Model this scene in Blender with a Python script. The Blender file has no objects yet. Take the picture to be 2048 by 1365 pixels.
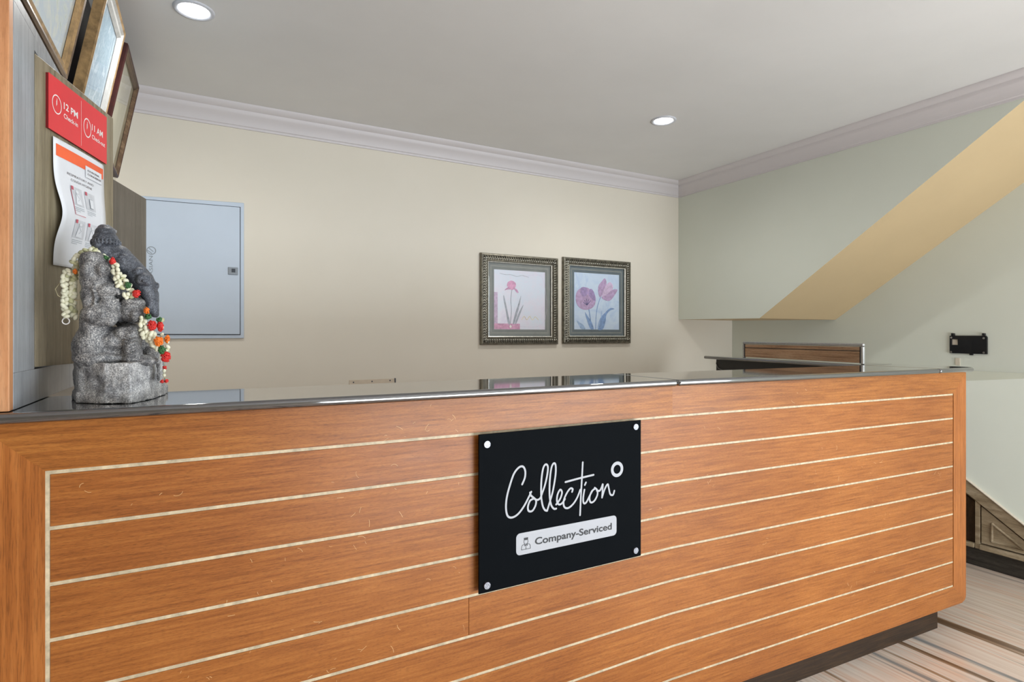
import bpy, math, random
from mathutils import Vector, Matrix, noise
from mathutils.geometry import tessellate_polygon
random.seed(7)
C = bpy.context.scene.collection
sc = bpy.context.scene

# ------------------------------------------------------------------ camera
F, CX, HY = 1138.0, 1024.0, 673.0
YAW = math.atan(1138 / 2086.0)
SY, CY = math.sin(YAW), math.cos(YAW)
H = 1.25
cam = bpy.data.cameras.new('camera'); co = bpy.data.objects.new('camera', cam); C.objects.link(co)
co.location = (0, 0, H); co.rotation_euler = (math.pi / 2, 0, -YAW)
cam.sensor_width = 36; cam.lens = F * 36 / 2048; cam.shift_y = -(682.5 - HY) / 2048
cam.clip_start = .02
sc.camera = co
ZC_ = 2.445
# ------------------------------------------------------------------ view + world
sc.view_settings.view_transform = 'Standard'; sc.view_settings.look = 'None'
sc.view_settings.gamma = 1; sc.view_settings.use_curve_mapping = False
sc.view_settings.exposure = 0.12
w = bpy.data.worlds.new('world'); sc.world = w; w.use_nodes = True
w.node_tree.nodes['Background'].inputs[0].default_value = (.84, .92, 1, 1)
w.node_tree.nodes['Background'].inputs[1].default_value = 1.1
def area(name, loc, target, sx, sy, power, col):
    l = bpy.data.lights.new(name, 'AREA'); l.shape = 'RECTANGLE'; l.size = sx; l.size_y = sy
    l.energy = power; l.color = col
    o = bpy.data.objects.new(name, l); C.objects.link(o); o.location = loc
    o.rotation_euler = (Vector(target) - Vector(loc)).to_track_quat('-Z', 'Y').to_euler()
    return o
area('entrance_daylight', (4.6, -2.75, 1.25), (1.2, 1.0, 1.25), 2.7, 2.2, 160, (.86, .93, 1))
area('added_ceiling_fill', (2.2, -2.2, .3), (2.1, .3, ZC_), 2.6, 1.2, 124, (.84, .92, 1))  # unseen upward fill, added to brighten the ceiling

# ------------------------------------------------------------------ picture measurements -> points on real planes
def ray(px, py):
    r = (px - CX) / F; t = (HY - py) / F
    return Vector((r * CY + SY, CY - r * SY, t))
CAM = Vector((0, 0, H))
def PY(px, py, Y): d = ray(px, py); return CAM + d * (Y / d.y)
def PX(px, py, X): d = ray(px, py); return CAM + d * (X / d.x)
def PZ(px, py, z): d = ray(px, py); return CAM + d * ((z - H) / d.z)
def PP(px, py, p, n): d = ray(px, py); return CAM + d * ((p - CAM).dot(n) / d.dot(n))

# ------------------------------------------------------------------ materials
def lin(c): return tuple((x / 255 / 12.92) if x / 255 <= .04045 else ((x / 255 + .055) / 1.055) ** 2.4 for x in c)
class NT:
    def __init__(s, name):
        s.m = bpy.data.materials.new(name); s.m.use_nodes = True
        s.n = s.m.node_tree.nodes; s.l = s.m.node_tree.links
        s.b = s.n['Principled BSDF']; s.geo = s.n.new('ShaderNodeNewGeometry')
    def mapping(s, scale, rot=(0, 0, 0), rnd=False):
        mp = s.n.new('ShaderNodeMapping'); mp.inputs['Scale'].default_value = scale; mp.inputs['Rotation'].default_value = rot
        s.l.new(s.geo.outputs['Position'], mp.inputs['Vector'])
        if rnd:
            oi = s.n.new('ShaderNodeObjectInfo'); ml = s.n.new('ShaderNodeMath'); ml.operation = 'MULTIPLY'; ml.inputs[1].default_value = 37
            s.l.new(oi.outputs['Random'], ml.inputs[0]); s.l.new(ml.outputs[0], mp.inputs['Location'])
        return mp.outputs[0]
    def noise(s, vec, scale=1, detail=4, rough=.6, dist=0):
        t = s.n.new('ShaderNodeTexNoise'); t.inputs['Scale'].default_value = scale; t.inputs['Detail'].default_value = detail
        t.inputs['Roughness'].default_value = rough; t.inputs['Distortion'].default_value = dist
        s.l.new(vec, t.inputs['Vector']); return t.outputs['Fac']
    def ramp(s, fac, stops):
        r = s.n.new('ShaderNodeValToRGB'); e = r.color_ramp.elements
        while len(e) < len(stops): e.new(.5)
        for i, (p, c) in enumerate(stops): e[i].position = p; e[i].color = (*lin(c), 1)
        s.l.new(fac, r.inputs[0]); return r.outputs[0]
    def mix(s, a, b, fac, mode='MIX'):
        m = s.n.new('ShaderNodeMix'); m.data_type = 'RGBA'; m.blend_type = mode
        if isinstance(fac, (int, float)): m.inputs[0].default_value = fac
        else: s.l.new(fac, m.inputs[0])
        for k, v in ((6, a), (7, b)):
            if isinstance(v, tuple): m.inputs[k].default_value = (*lin(v), 1)
            else: s.l.new(v, m.inputs[k])
        return m.outputs[2]
    def bump(s, fac, strength=.1, dist=.002):
        b = s.n.new('ShaderNodeBump'); b.inputs['Strength'].default_value = strength; b.inputs['Distance'].default_value = dist
        s.l.new(fac, b.inputs['Height']); s.l.new(b.outputs[0], s.b.inputs['Normal'])
    def fin(s, col, rough=.5, metal=0, spec=.5, coat=0, coatr=.1):
        if isinstance(col, tuple): s.b.inputs['Base Color'].default_value = (*lin(col), 1)
        else: s.l.new(col, s.b.inputs['Base Color'])
        if isinstance(rough, (int, float)): s.b.inputs['Roughness'].default_value = rough
        else: s.l.new(rough, s.b.inputs['Roughness'])
        s.b.inputs['Metallic'].default_value = metal; s.b.inputs['Specular IOR Level'].default_value = spec
        s.b.inputs['Coat Weight'].default_value = coat; s.b.inputs['Coat Roughness'].default_value = coatr
        return s.m
def plain(name, col, rough=.5, metal=0, spec=.5, var=.06, sc_=30, coat=0):
    t = NT(name); f = t.noise(t.mapping((1, 1, 1)), sc_)
    lo = tuple(max(0, c * (1 - var)) for c in col); hi = tuple(min(255, c * (1 + var)) for c in col)
    return t.fin(t.ramp(f, [(.3, lo), (.7, hi)]), rough, metal, spec, coat)
def wood(name, dark, mid, light, sx=(4.5, 8, 110), rough=.36, coat=.12, pores=.35, rnd=True):
    t = NT(name)
    g = t.noise(t.mapping(sx, rnd=rnd), 1.6, 6, .66, .12)
    base = t.ramp(g, [(.28, dark), (.5, mid), (.72, light)])
    p = t.noise(t.mapping(tuple(v * 7 if v > 10 else v * 14 for v in sx), rnd=rnd), 1.6, 3, .6)
    pr = t.ramp(p, [(.36, (90, 90, 90)), (.5, (255, 255, 255))])
    c = t.mix(base, pr, pores, 'MULTIPLY')
    big = t.noise(t.mapping((1.3, 1.3, 3.2)), 1.3, 3, .5)
    c = t.mix(c, t.ramp(big, [(.3, (205, 190, 180)), (.7, (255, 255, 255))]), .6, 'MULTIPLY')
    rg = t.noise(t.mapping((3, 3, 9)), 2, 4)
    mr = t.n.new('ShaderNodeMapRange'); mr.inputs[3].default_value = rough - .07; mr.inputs[4].default_value = rough + .1
    t.l.new(rg, mr.inputs[0])
    t.bump(p, .06, .001)
    return t.fin(c, mr.outputs[0], 0, .27, coat, .3)
M = {}
M['wood'] = wood('teak_veneer', (140, 82, 36), (170, 104, 48), (190, 124, 62))
M['wood_v'] = wood('teak_veneer_upright', (150, 88, 38), (178, 108, 50), (198, 128, 66), sx=(55, 10.0, 1.2))
M['wood_top'] = wood('teak_veneer_rail', (134, 78, 32), (168, 104, 46), (192, 126, 60))
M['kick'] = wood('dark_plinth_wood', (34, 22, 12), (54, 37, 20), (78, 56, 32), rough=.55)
M['inlay'] = plain('cream_inlay', (196, 180, 150), .5, var=.12, sc_=60)
M['orange_col'] = wood('pale_orange_wood', (186, 126, 84), (206, 148, 104), (220, 168, 124), sx=(40, 40, 2), rough=.45, coat=.05, pores=.15)
M['carcass'] = plain('counter_carcass', (150, 100, 60), .5)
t = NT('pale_plaster'); f = t.noise(t.mapping((1, 1, 1)), 1.1, 4); fb = t.noise(t.mapping((1, 1, 1)), 220, 3)
t.bump(fb, .04, .001); M['wall'] = t.fin(t.ramp(f, [(.3, (218, 211, 196)), (.7, (224, 217, 203))]), .6, 0, .3)
t = NT('green_cream_plaster'); f = t.noise(t.mapping((1, 1, 1)), 1.3, 4); fb = t.noise(t.mapping((1, 1, 1)), 220, 3)
t.bump(fb, .04, .001); M['wall2'] = t.fin(t.ramp(f, [(.3, (214, 218, 206)), (.7, (219, 223, 212))]), .55, 0, .35)
t = NT('ceiling_paint'); f = t.noise(t.mapping((1, 1, 1)), 1.5, 4)
M['soffit'] = plain('tan_soffit_bounce', (200, 177, 138), .6, var=.015, sc_=2)  # warm floor bounce and weaker daylight put into the colour
M['ceil'] = t.fin(t.ramp(f, [(.3, (216, 215, 213)), (.7, (223, 222, 220))]), .6, 0, .3)
M['crown'] = plain('cornice_paint', (206, 201, 202), .5, var=.004, sc_=2)
t = NT('black_granite'); f = t.noise(t.mapping((1, 1, 1)), 500, 3)
M['granite'] = t.fin(t.ramp(f, [(.45, (16, 17, 22)), (.75, (52, 54, 62))]), .055, 0, 1.0, 1.0, .05)
t.b.inputs['Coat IOR'].default_value = 1.8; t.b.inputs['IOR'].default_value = 1.7
M['black'] = plain('black_paint', (8, 9, 12), .4)
M['dark'] = plain('dark_stained_board', (34, 30, 28), .5, var=.25, sc_=12)
_fa, _fb = PZ(1900, 1158, 0), PZ(2048, 1238, 0); FR = math.atan2((_fa - _fb).x, (_fa - _fb).y); print('FR', FR)
t = NT('streaked_marble')
a = t.noise(t.mapping((5.5, .16, 1), (0, 0, FR)), 1.7, 6, .6, .15); b = t.noise(t.mapping((60, .7, 1), (0, 0, FR)), 1.5, 4, .6)
c1 = t.ramp(a, [(.33, (118, 94, 76)), (.385, (150, 152, 152)), (.42, (224, 204, 186)), (.50, (238, 224, 210)), (.54, (230, 200, 178)), (.58, (238, 226, 214)), (.62, (170, 140, 112)), (.66, (118, 92, 70))])
c2 = t.ramp(b, [(.3, (205, 188, 176)), (.5, (255, 255, 255))])
M['floor'] = t.fin(t.mix(c1, c2, .45, 'MULTIPLY'), .16, 0, .5)
def laminate(name, d, m_, l): return wood(name, d, m_, l, sx=(38, 38, 1.6), rough=.42, coat=.08, pores=.18)
M['lam_grey'] = laminate('grey_laminate', (136, 142, 146), (156, 162, 167), (174, 180, 186))
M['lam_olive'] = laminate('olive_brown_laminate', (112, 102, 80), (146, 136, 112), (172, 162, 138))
M['lam_dark'] = laminate('dull_brown_laminate', (84, 78, 68), (104, 98, 88), (122, 116, 106))  # duller, darker brown for the second door
M['steel_box'] = plain('pale_blue_grey_enamel', (190, 202, 216), .45, var=.01, sc_=4)
M['gap'] = plain('shadow_gap', (70, 76, 84), .8)
M['latch'] = plain('grey_latch', (140, 148, 156), .35, .3)
M['chrome'] = plain('brushed_chrome', (180, 180, 180), .26, 1, var=.03, sc_=80)
M['screw'] = plain('turned_screw_metal', (120, 121, 126), .42, 1, var=.35, sc_=300)
M['sign'] = plain('black_acrylic', (13, 16, 19), .55, 0, .02, var=.02)
M['white'] = plain('soft_white_print', (176, 178, 183), .5, var=.01)
M['pure'] = plain('white_print', (240, 236, 232), .5, var=.01)
M['signblack'] = plain('black_print', (10, 11, 13), .5)
M['red'] = plain('red_board', (222, 52, 58), .35, var=.03, sc_=5)
M['redside'] = plain('dark_red_edge', (120, 20, 26), .5)
M['orange'] = plain('orange_print', (244, 104, 58), .5, var=.05, sc_=8)
M['paper'] = plain('white_paper', (226, 228, 232), .6, var=.01)
M['ink'] = plain('grey_ink', (120, 112, 114), .6)
M['inkpink'] = plain('pale_red_ink', (196, 92, 108), .6)
M['fig'] = plain('pale_figure_print', (206, 208, 212), .6)
M['figline'] = plain('figure_outline', (160, 166, 172), .6)
M['pbrown'] = wood('dark_moulding_wood', (74, 56, 42), (112, 90, 68), (150, 126, 98), sx=(20, 1.5, 20), rough=.4, pores=.3)
M['pgold'] = plain('worn_gold_moulding', (150, 122, 84), .35, .2, var=.2, sc_=40)
M['pred'] = plain('dark_red_moulding', (58, 22, 20), .45, var=.2)
M['plight'] = plain('silver_moulding', (186, 186, 184), .35, .3)
def swirl(name, cs, sx, dist):
    t = NT(name); f = t.noise(t.mapping(sx), 1, 6, .65, dist)
    n = len(cs); return t.fin(t.ramp(f, [(.28 + .44 * i / (n - 1), c) for i, c in enumerate(cs)]), .22, 0, .6)
M['glass_art1'] = swirl('painted_pastel_reflection', [(186, 206, 198), (232, 242, 236), (214, 228, 240), (242, 246, 236), (200, 220, 206)], (7, 7, 5), 2.5)  # pale reflections in the glass, painted as swirls on the picture
M['glass_art2'] = swirl('painted_blue_reflection', [(110, 140, 156), (176, 200, 214), (138, 168, 188), (208, 224, 234), (130, 162, 168)], (26, 26, 14), 1.2)  # blue-white glass reflections painted onto the picture surface
M['glass_art3'] = swirl('olive_picture_print', [(172, 168, 144), (214, 208, 180), (192, 186, 156), (226, 220, 192)], (6, 6, 3), .8)
M['torn'] = plain('torn_blue_paper', (170, 178, 196), .7, var=.3, sc_=25)
M['silver'] = plain('antique_silver', (112, 108, 96), .36, .5, var=.25, sc_=60)
M['silver_hi'] = plain('bright_silver', (232, 230, 220), .3, .55, var=.1, sc_=60)
M['mat1'] = plain('grey_mount', (118, 122, 120), .6, var=.06, sc_=10)
M['mat2'] = plain('slate_mount', (92, 104, 110), .6, var=.08, sc_=10)
M['matline'] = plain('mount_line', (160, 160, 150), .6)
M['print1'] = swirl('lilac_print_paper', [(206, 196, 222), (222, 218, 232), (214, 222, 236), (226, 212, 230)], (4, 4, 4), .5)
M['print2'] = swirl('pale_blue_print_paper', [(176, 200, 232), (206, 222, 240), (188, 208, 236), (220, 232, 244)], (5, 5, 5), .5)
for k, c in dict(pink=(216, 158, 192), dpink=(198, 150, 184), stem=(162, 168, 180), mauve=(182, 156, 192), dmauve=(158, 138, 182), lmauve=(206, 184, 212), blue=(126, 156, 200), lblue=(156, 182, 216), yel=(222, 206, 150), navy=(72, 72, 120)).items():
    M[k] = plain('print_' + {'pink': 'pink', 'dpink': 'deep_pink', 'stem': 'grey_green', 'mauve': 'mauve', 'dmauve': 'dark_mauve', 'lmauve': 'light_mauve', 'blue': 'blue', 'lblue': 'light_blue', 'yel': 'yellow', 'navy': 'navy'}[k], c, .6, var=.1, sc_=60)
t = NT('picture_glass'); t.n.remove(t.b)
tr = t.n.new('ShaderNodeBsdfTransparent'); gl = t.n.new('ShaderNodeBsdfGlossy'); gl.inputs['Roughness'].default_value = .02
lw = t.n.new('ShaderNodeLayerWeight'); lw.inputs[0].default_value = .5; pw5 = t.n.new('ShaderNodeMath'); pw5.operation = 'POWER'; pw5.inputs[1].default_value = 5; t.l.new(lw.outputs['Facing'], pw5.inputs[0]); fr = t.n.new('ShaderNodeMath'); fr.operation = 'MULTIPLY_ADD'; fr.inputs[1].default_value = .9; fr.inputs[2].default_value = .05; t.l.new(pw5.outputs[0], fr.inputs[0]); mx = t.n.new('ShaderNodeMixShader')
t.l.new(fr.outputs[0], mx.inputs[0]); t.l.new(tr.outputs[0], mx.inputs[1]); t.l.new(gl.outputs[0], mx.inputs[2])
t.l.new(mx.outputs[0], t.n['Material Output'].inputs[0]); M['glass'] = t.m
def stone(name, d, m_, l, rough, spk):
    t = NT(name)
    a = t.noise(t.mapping((1, 1, 1)), 420, 4, .75); b = t.noise(t.mapping((1, 1, 1)), 26, 5, .6)
    c = t.ramp(a, [(.34, d), (.5, m_), (.64, l)])
    c = t.mix(c, t.ramp(b, [(.35, (120, 120, 126)), (.6, (255, 255, 255))]), spk, 'MULTIPLY')
    t.bump(a, .35, .0015); return t.fin(c, rough, 0, .5)
M['stone'] = stone('grey_granite_stone', (104, 104, 106), (186, 186, 185), (250, 248, 244), .62, .8)
M['stone_body'] = stone('carved_grey_stone', (60, 61, 64), (132, 132, 133), (220, 217, 210), .55, .85)
M['stone_head'] = stone('oiled_dark_stone', (46, 48, 53), (86, 90, 98), (132, 137, 146), .5, .7)
M['bud'] = plain('jasmine_white', (224, 222, 196), .55, var=.05, sc_=90)
M['bud2'] = plain('jasmine_greenish', (190, 190, 150), .55, var=.1, sc_=90)
M['bred'] = plain('red_beads', (200, 40, 34), .4, var=.15, sc_=200)
M['bgreen'] = plain('green_beads', (50, 96, 52), .4, var=.2, sc_=200)
M['borange'] = plain('orange_beads', (240, 120, 30), .4, var=.1, sc_=200)
M['thread'] = plain('pale_thread', (200, 190, 150), .6)
M['bracket'] = plain('black_plastic', (10, 12, 16), .35, var=.2)
M['cream'] = plain('cream_plate', (212, 202, 184), .5, var=.02)
M['dust'] = plain('beige_pattress', (206, 192, 172), .55, var=.02)
M['umber'] = wood('weathered_brown_panel', (140, 124, 98), (176, 160, 132), (202, 186, 160), sx=(8, 2, 20), rough=.5, coat=.05, pores=.25)
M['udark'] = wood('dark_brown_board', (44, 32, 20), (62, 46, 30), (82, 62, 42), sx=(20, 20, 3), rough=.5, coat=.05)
M['uplinth'] = wood('grey_black_plinth', (46, 42, 38), (66, 62, 56), (90, 84, 76), sx=(4, 2, 30), rough=.5, coat=.05)
M['rackwood'] = wood('striped_brown_board', (130, 96, 68), (166, 132, 100), (196, 166, 134), sx=(6, 1, 60), rough=.4)
t = NT('lamp_diffuser'); t.b.inputs['Emission Color'].default_value = (.93, .96, 1, 1); t.b.inputs['Emission Strength'].default_value = 9
M['lamp'] = t.fin((240, 244, 250), .5)
M['lamp_ring'] = plain('white_lamp_ring', (196, 198, 204), .35, var=.01)
M['hair'] = plain('pale_scratch', (222, 184, 130), .5, var=.1)

# ------------------------------------------------------------------ mesh builder
WORLD = {}
class MB:
    def __init__(s): s.v = []; s.f = []
    def add(s, vs, fs):
        o = len(s.v); s.v += [Vector(v) for v in vs]; s.f += [tuple(i + o for i in f) for f in fs]; return s
    def hexa(s, p):  # 4 bottom, 4 top, same winding
        return s.add(p, [(3, 2, 1, 0), (4, 5, 6, 7), (0, 1, 5, 4), (1, 2, 6, 5), (2, 3, 7, 6), (3, 0, 4, 7)])
    def box(s, a, b):
        x0, y0, z0 = a; x1, y1, z1 = b
        return s.hexa([(x0, y0, z0), (x1, y0, z0), (x1, y1, z0), (x0, y1, z0), (x0, y0, z1), (x1, y0, z1), (x1, y1, z1), (x0, y1, z1)])
    def prism(s, pts, off):
        pts = [Vector(p) for p in pts]; off = Vector(off); n = len(pts)
        q = [p + off for p in pts]
        tri = tessellate_polygon([pts])
        s.add(pts + q, [tuple(t_) for t_ in tri] + [tuple(i + n for i in reversed(t_)) for t_ in tri] + [(i, (i + 1) % n, (i + 1) % n + n, i + n) for i in range(n)])
        return s
    def ngon_prism(s, pts, off):  # convex, keeps ngons (bevels well)
        pts = [Vector(p) for p in pts]; off = Vector(off); n = len(pts)
        return s.add(pts + [p + off for p in pts], [tuple(reversed(range(n))), tuple(range(n, 2 * n))] + [(i, (i + 1) % n, (i + 1) % n + n, i + n) for i in range(n)])
    def ell(s, c, r, nu=16, nv=10, rot=None, fn=None):
        c = Vector(c); vs = []; fs = []
        for j in range(nv + 1):
            th = math.pi * j / nv
            for i in range(nu):
                ph = 2 * math.pi * i / nu
                p = Vector((r[0] * math.sin(th) * math.cos(ph), r[1] * math.sin(th) * math.sin(ph), r[2] * math.cos(th)))
                if rot is not None: p = rot @ p
                vs.append(c + p)
        for j in range(nv):
            for i in range(nu):
                a = j * nu + i; b_ = j * nu + (i + 1) % nu
                fs.append((a, a + nu, b_ + nu, b_))
        return s.add(vs, fs)
    def tube(s, path, r, n=10, closed=False, caps=True):
        path = [Vector(p) for p in path]; m = len(path); vs = []; fs = []
        up = Vector((.13, .27, .95)).normalized()
        for i, p in enumerate(path):
            a = path[(i - 1) % m] if (closed or i > 0) else p; b = path[(i + 1) % m] if (closed or i < m - 1) else p
            d = (b - a).normalized(); x = d.cross(up).normalized(); y = d.cross(x)
            rr = r[i] if isinstance(r, (list, tuple)) else r
            for k in range(n):
                an = 2 * math.pi * k / n; vs.append(p + (x * math.cos(an) + y * math.sin(an)) * rr)
        for i in range(m if closed else m - 1):
            for k in range(n):
                a = i * n + k; b = i * n + (k + 1) % n; c = ((i + 1) % m) * n + k; d = ((i + 1) % m) * n + (k + 1) % n
                fs.append((a, b, d, c))
        if caps and not closed: fs.append(tuple(range(n))); fs.append(tuple(range((m - 1) * n, m * n))[::-1])
        return s.add(vs, fs)
    def cyl(s, c, ax, r, h, n=28, r2=None):
        c = Vector(c); ax = Vector(ax).normalized(); x = ax.orthogonal().normalized(); y = ax.cross(x); r2 = r if r2 is None else r2
        vs = [c + (x * math.cos(2 * math.pi * k / n) + y * math.sin(2 * math.pi * k / n)) * r for k in range(n)]
        vs += [c + ax * h + (x * math.cos(2 * math.pi * k / n) + y * math.sin(2 * math.pi * k / n)) * r2 for k in range(n)]
        return s.add(vs, [tuple(reversed(range(n))), tuple(range(n, 2 * n))] + [(k, (k + 1) % n, (k + 1) % n + n, k + n) for k in range(n)])
    def build(s, name, mat, parent=None, smooth=False, bevel=0, seg=2, label=None, cat=None, group=None, kind=None):
        c = Vector((0, 0, 0))
        if s.v:
            lo = Vector([min(v[i] for v in s.v) for i in range(3)]); hi = Vector([max(v[i] for v in s.v) for i in range(3)]); c = (lo + hi) / 2
        me = bpy.data.meshes.new(name); me.from_pydata([v - c for v in s.v], [], s.f); me.validate()
        o = bpy.data.objects.new(name, me); C.objects.link(o); me.materials.append(M[mat] if isinstance(mat, str) else mat)
        WORLD[o.name] = c
        if parent is not None: o.parent = parent; o.location = c - WORLD[parent.name]
        else: o.location = c
        if smooth or bevel:
            for p in me.polygons: p.use_smooth = True
            if smooth == 'angle': me.set_sharp_from_angle(angle=math.radians(35))
        if bevel:
            b = o.modifiers.new('bevel', 'BEVEL'); b.width = bevel; b.segments = seg; b.limit_method = 'ANGLE'; b.angle_limit = math.radians(40); b.harden_normals = True
        tag(o, label, cat, group, kind); return o
def tag(o, label=None, cat=None, group=None, kind=None):
    if label: o['label'] = label
    if cat: o['category'] = cat
    if group: o['group'] = group
    if kind: o['kind'] = kind
    return o
def thing(name, loc, label, cat, group=None):
    o = bpy.data.objects.new(name, None); C.objects.link(o); o.location = loc; o.empty_display_size = .1
    WORLD[o.name] = Vector(loc); return tag(o, label, cat, group)

# flat (u,v) drawing mapped on a surface function
def crom(pts, n=8, closed=False):
    out = []; m = len(pts)
    for i in range(m if closed else m - 1):
        g = lambda k: pts[k % m] if closed else pts[min(max(k, 0), m - 1)]
        p0, p1, p2, p3 = g(i - 1), g(i), g(i + 1), g(i + 2)
        for k in range(n):
            t_ = k / n
            out.append(tuple(.5 * (2 * p1[a] + (p2[a] - p0[a]) * t_ + (2 * p0[a] - 5 * p1[a] + 4 * p2[a] - p3[a]) * t_ ** 2 + (-p0[a] + 3 * p1[a] - 3 * p2[a] + p3[a]) * t_ ** 3) for a in range(len(p1))))
    if not closed: out.append(tuple(pts[-1]))
    return out
class Flat:
    def __init__(s, fn): s.fn = fn; s.m = MB()
    def poly(s, pts, off=0):
        vs = [Vector((p[0], p[1], 0)) for p in pts]; tri = tessellate_polygon([vs])
        s.m.add([s.fn(p[0], p[1], off) for p in pts], [tuple(t_) for t_ in tri]); return s
    def grid(s, u0, v0, u1, v1, nu=1, nv=1, off=0):
        vs = [s.fn(u0 + (u1 - u0) * i / nu, v0 + (v1 - v0) * j / nv, off) for j in range(nv + 1) for i in range(nu + 1)]
        s.m.add(vs, [(j * (nu + 1) + i, j * (nu + 1) + i + 1, (j + 1) * (nu + 1) + i + 1, (j + 1) * (nu + 1) + i) for j in range(nv) for i in range(nu)]); return s
    def stroke(s, pts, w_, off=0, asp=1, closed=False, cap=True):
        P = [Vector((p[0], p[1] * asp)) for p in pts]
        P = [p for i, p in enumerate(P) if i == 0 or (p - P[i - 1]).length > 1e-6]; n = len(P)
        s.k = getattr(s, 'k', 0) + 1; base = off + s.k * 2e-5; vs = []
        for i in range(n):
            a = P[i - 1] if (closed or i > 0) else P[i]; b = P[(i + 1) % n] if (closed or i < n - 1) else P[i]
            d = b - a; d = d.normalized() if d.length > 1e-9 else Vector((1, 0)); q = Vector((-d.y, d.x)); wq = w_ / 2
            if closed or 0 < i < n - 1:
                d1 = (P[i] - a).normalized(); c_ = max(.45, d1.dot(d)); wq /= c_
            q *= wq; o_ = base + 3e-6 * i
            vs += [s.fn(P[i].x - q.x, (P[i].y - q.y) / asp, o_), s.fn(P[i].x + q.x, (P[i].y + q.y) / asp, o_)]
        s.m.add(vs, [(2 * i, 2 * ((i + 1) % n), 2 * ((i + 1) % n) + 1, 2 * i + 1) for i in range(n if closed else n - 1)])
        if cap and not closed:
            for a, z in ((P[0], base - 8e-6), (P[-1], base + 3e-6 * n + 8e-6)):
                k = 12; s.m.add([s.fn(a.x + w_ / 2 * math.cos(6.2832 * i / k), (a.y + w_ / 2 * math.sin(6.2832 * i / k)) / asp, z) for i in range(k)], [tuple(range(k))])
        return s
    def ring(s, c, ro, ri, off=0, asp=1, n=40):
        vs = []
        for i in range(n):
            a = 2 * math.pi * i / n
            for r in (ro, ri): vs.append(s.fn(c[0] + r * math.cos(a), c[1] + r * math.sin(a) / asp, off))
        s.m.add(vs, [(2 * i, 2 * ((i + 1) % n), 2 * ((i + 1) % n) + 1, 2 * i + 1) for i in range(n)]); return s
    def text(s, st, u0, v0, width, height, off=0, bold=0.0, sheary=0):
        cu = bpy.data.curves.new('txt', 'FONT'); cu.body = st; cu.resolution_u = 4; cu.offset = bold
        ob = bpy.data.objects.new('txt', cu); C.objects.link(ob)
        bpy.context.view_layer.update()
        me = ob.evaluated_get(bpy.context.evaluated_depsgraph_get()).to_mesh()
        vs = [v.co.copy() for v in me.vertices]; fs = [tuple(p.vertices) for p in me.polygons]
        x0 = min(v.x for v in vs); x1 = max(v.x for v in vs)
        cap = .73  # cap height of the built-in face at size 1
        s.m.add([s.fn(u0 + (v.x - x0) / (x1 - x0) * width, v0 + v.y / cap * height, off) for v in vs], fs)
        bpy.data.objects.remove(ob); bpy.data.curves.remove(cu); return s
    def build(s, *a, **k): return s.m.build(*a, **k)

# ------------------------------------------------------------------ STRUCTURE
YB, XR, XW, XL, ZC = 3.30, 3.29, 3.90, -.36, 2.445
MB().box((-3.2, -4.2, -.06), (4.0, YB + .1, 0)).build('floor', 'floor', kind='structure')
MB().box((-3.2, -4.2, ZC), (4.0, YB + .1, ZC + .08)).build('ceiling', 'ceil', kind='structure')
MB().box((-.75, YB, 0), (4.0, YB + .1, ZC)).build('wall_back', 'wall', kind='structure')
MB().box((XW, -1.3, 0), (XW + .1, YB, ZC)).build('wall_right', 'wall2', kind='structure')
MB().box((-3.3, -4.3, 0), (4.0, -4.2, ZC)).build('wall_front', 'wall', kind='structure')
MB().box((-3.3, -4.2, 0), (-3.2, 2.0, ZC)).build('wall_lobby', 'wall', kind='structure')
MB().box((-3.2, 1.36, 0), (-.76, 1.46, ZC)).build('wall_partition', 'wall', kind='structure')
m = MB(); m.box((-.75, 1.36, 0), (-.65, YB, ZC)); m.box((-.65, 2.62, 0), (XL, YB, ZC)); m.build('wall_left', 'wall', kind='structure')
MB().box((-.65, 1.36, 1.874), (XL, 2.62, ZC)).build('wall_left_upper', 'dark', kind='structure')
# dark lining behind the tilted pictures
MB().box((XL + .0005, 1.36, 1.876), (XL + .008, 3.02, ZC - .003)).build('trim_1', 'dark', kind='structure')
# boxed-in staircase: front face, sloped soffit, short level underside
def ext(a, b, ztop):
    t_ = (ztop - a.z) / (b.z - a.z); return a + (b - a) * t_
n1 = PX(1357, 639.5, XR); n2 = PX(1519, 637, XR); n3 = ext(n2, PX(2048, 201, XR), ZC)
f1 = PX(1465, 641.5, XW); f2 = PX(1671, 640, XW); f3 = ext(f2, PX(2048, 365, XW), ZC)
n1.y = YB; f1.y = YB
N = [(XR, YB, ZC), n1, n2, n3]; Q = [(XW, YB, ZC), f1, f2, f3]
m = MB(); m.add([Vector(p) for p in N + Q], [(0, 1, 2, 3), (7, 6, 5, 4), (1, 5, 6, 2), (2, 6, 7, 3), (0, 4, 5, 1), (0, 3, 7, 4)])
ws = m.build('wall_staircase', 'wall2', kind='structure')
ws.data.materials.append(M['soffit'])
for p in ws.data.polygons:
    if p.normal.z < -.2 or p.index in (2, 3): p.material_index = 1
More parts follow.
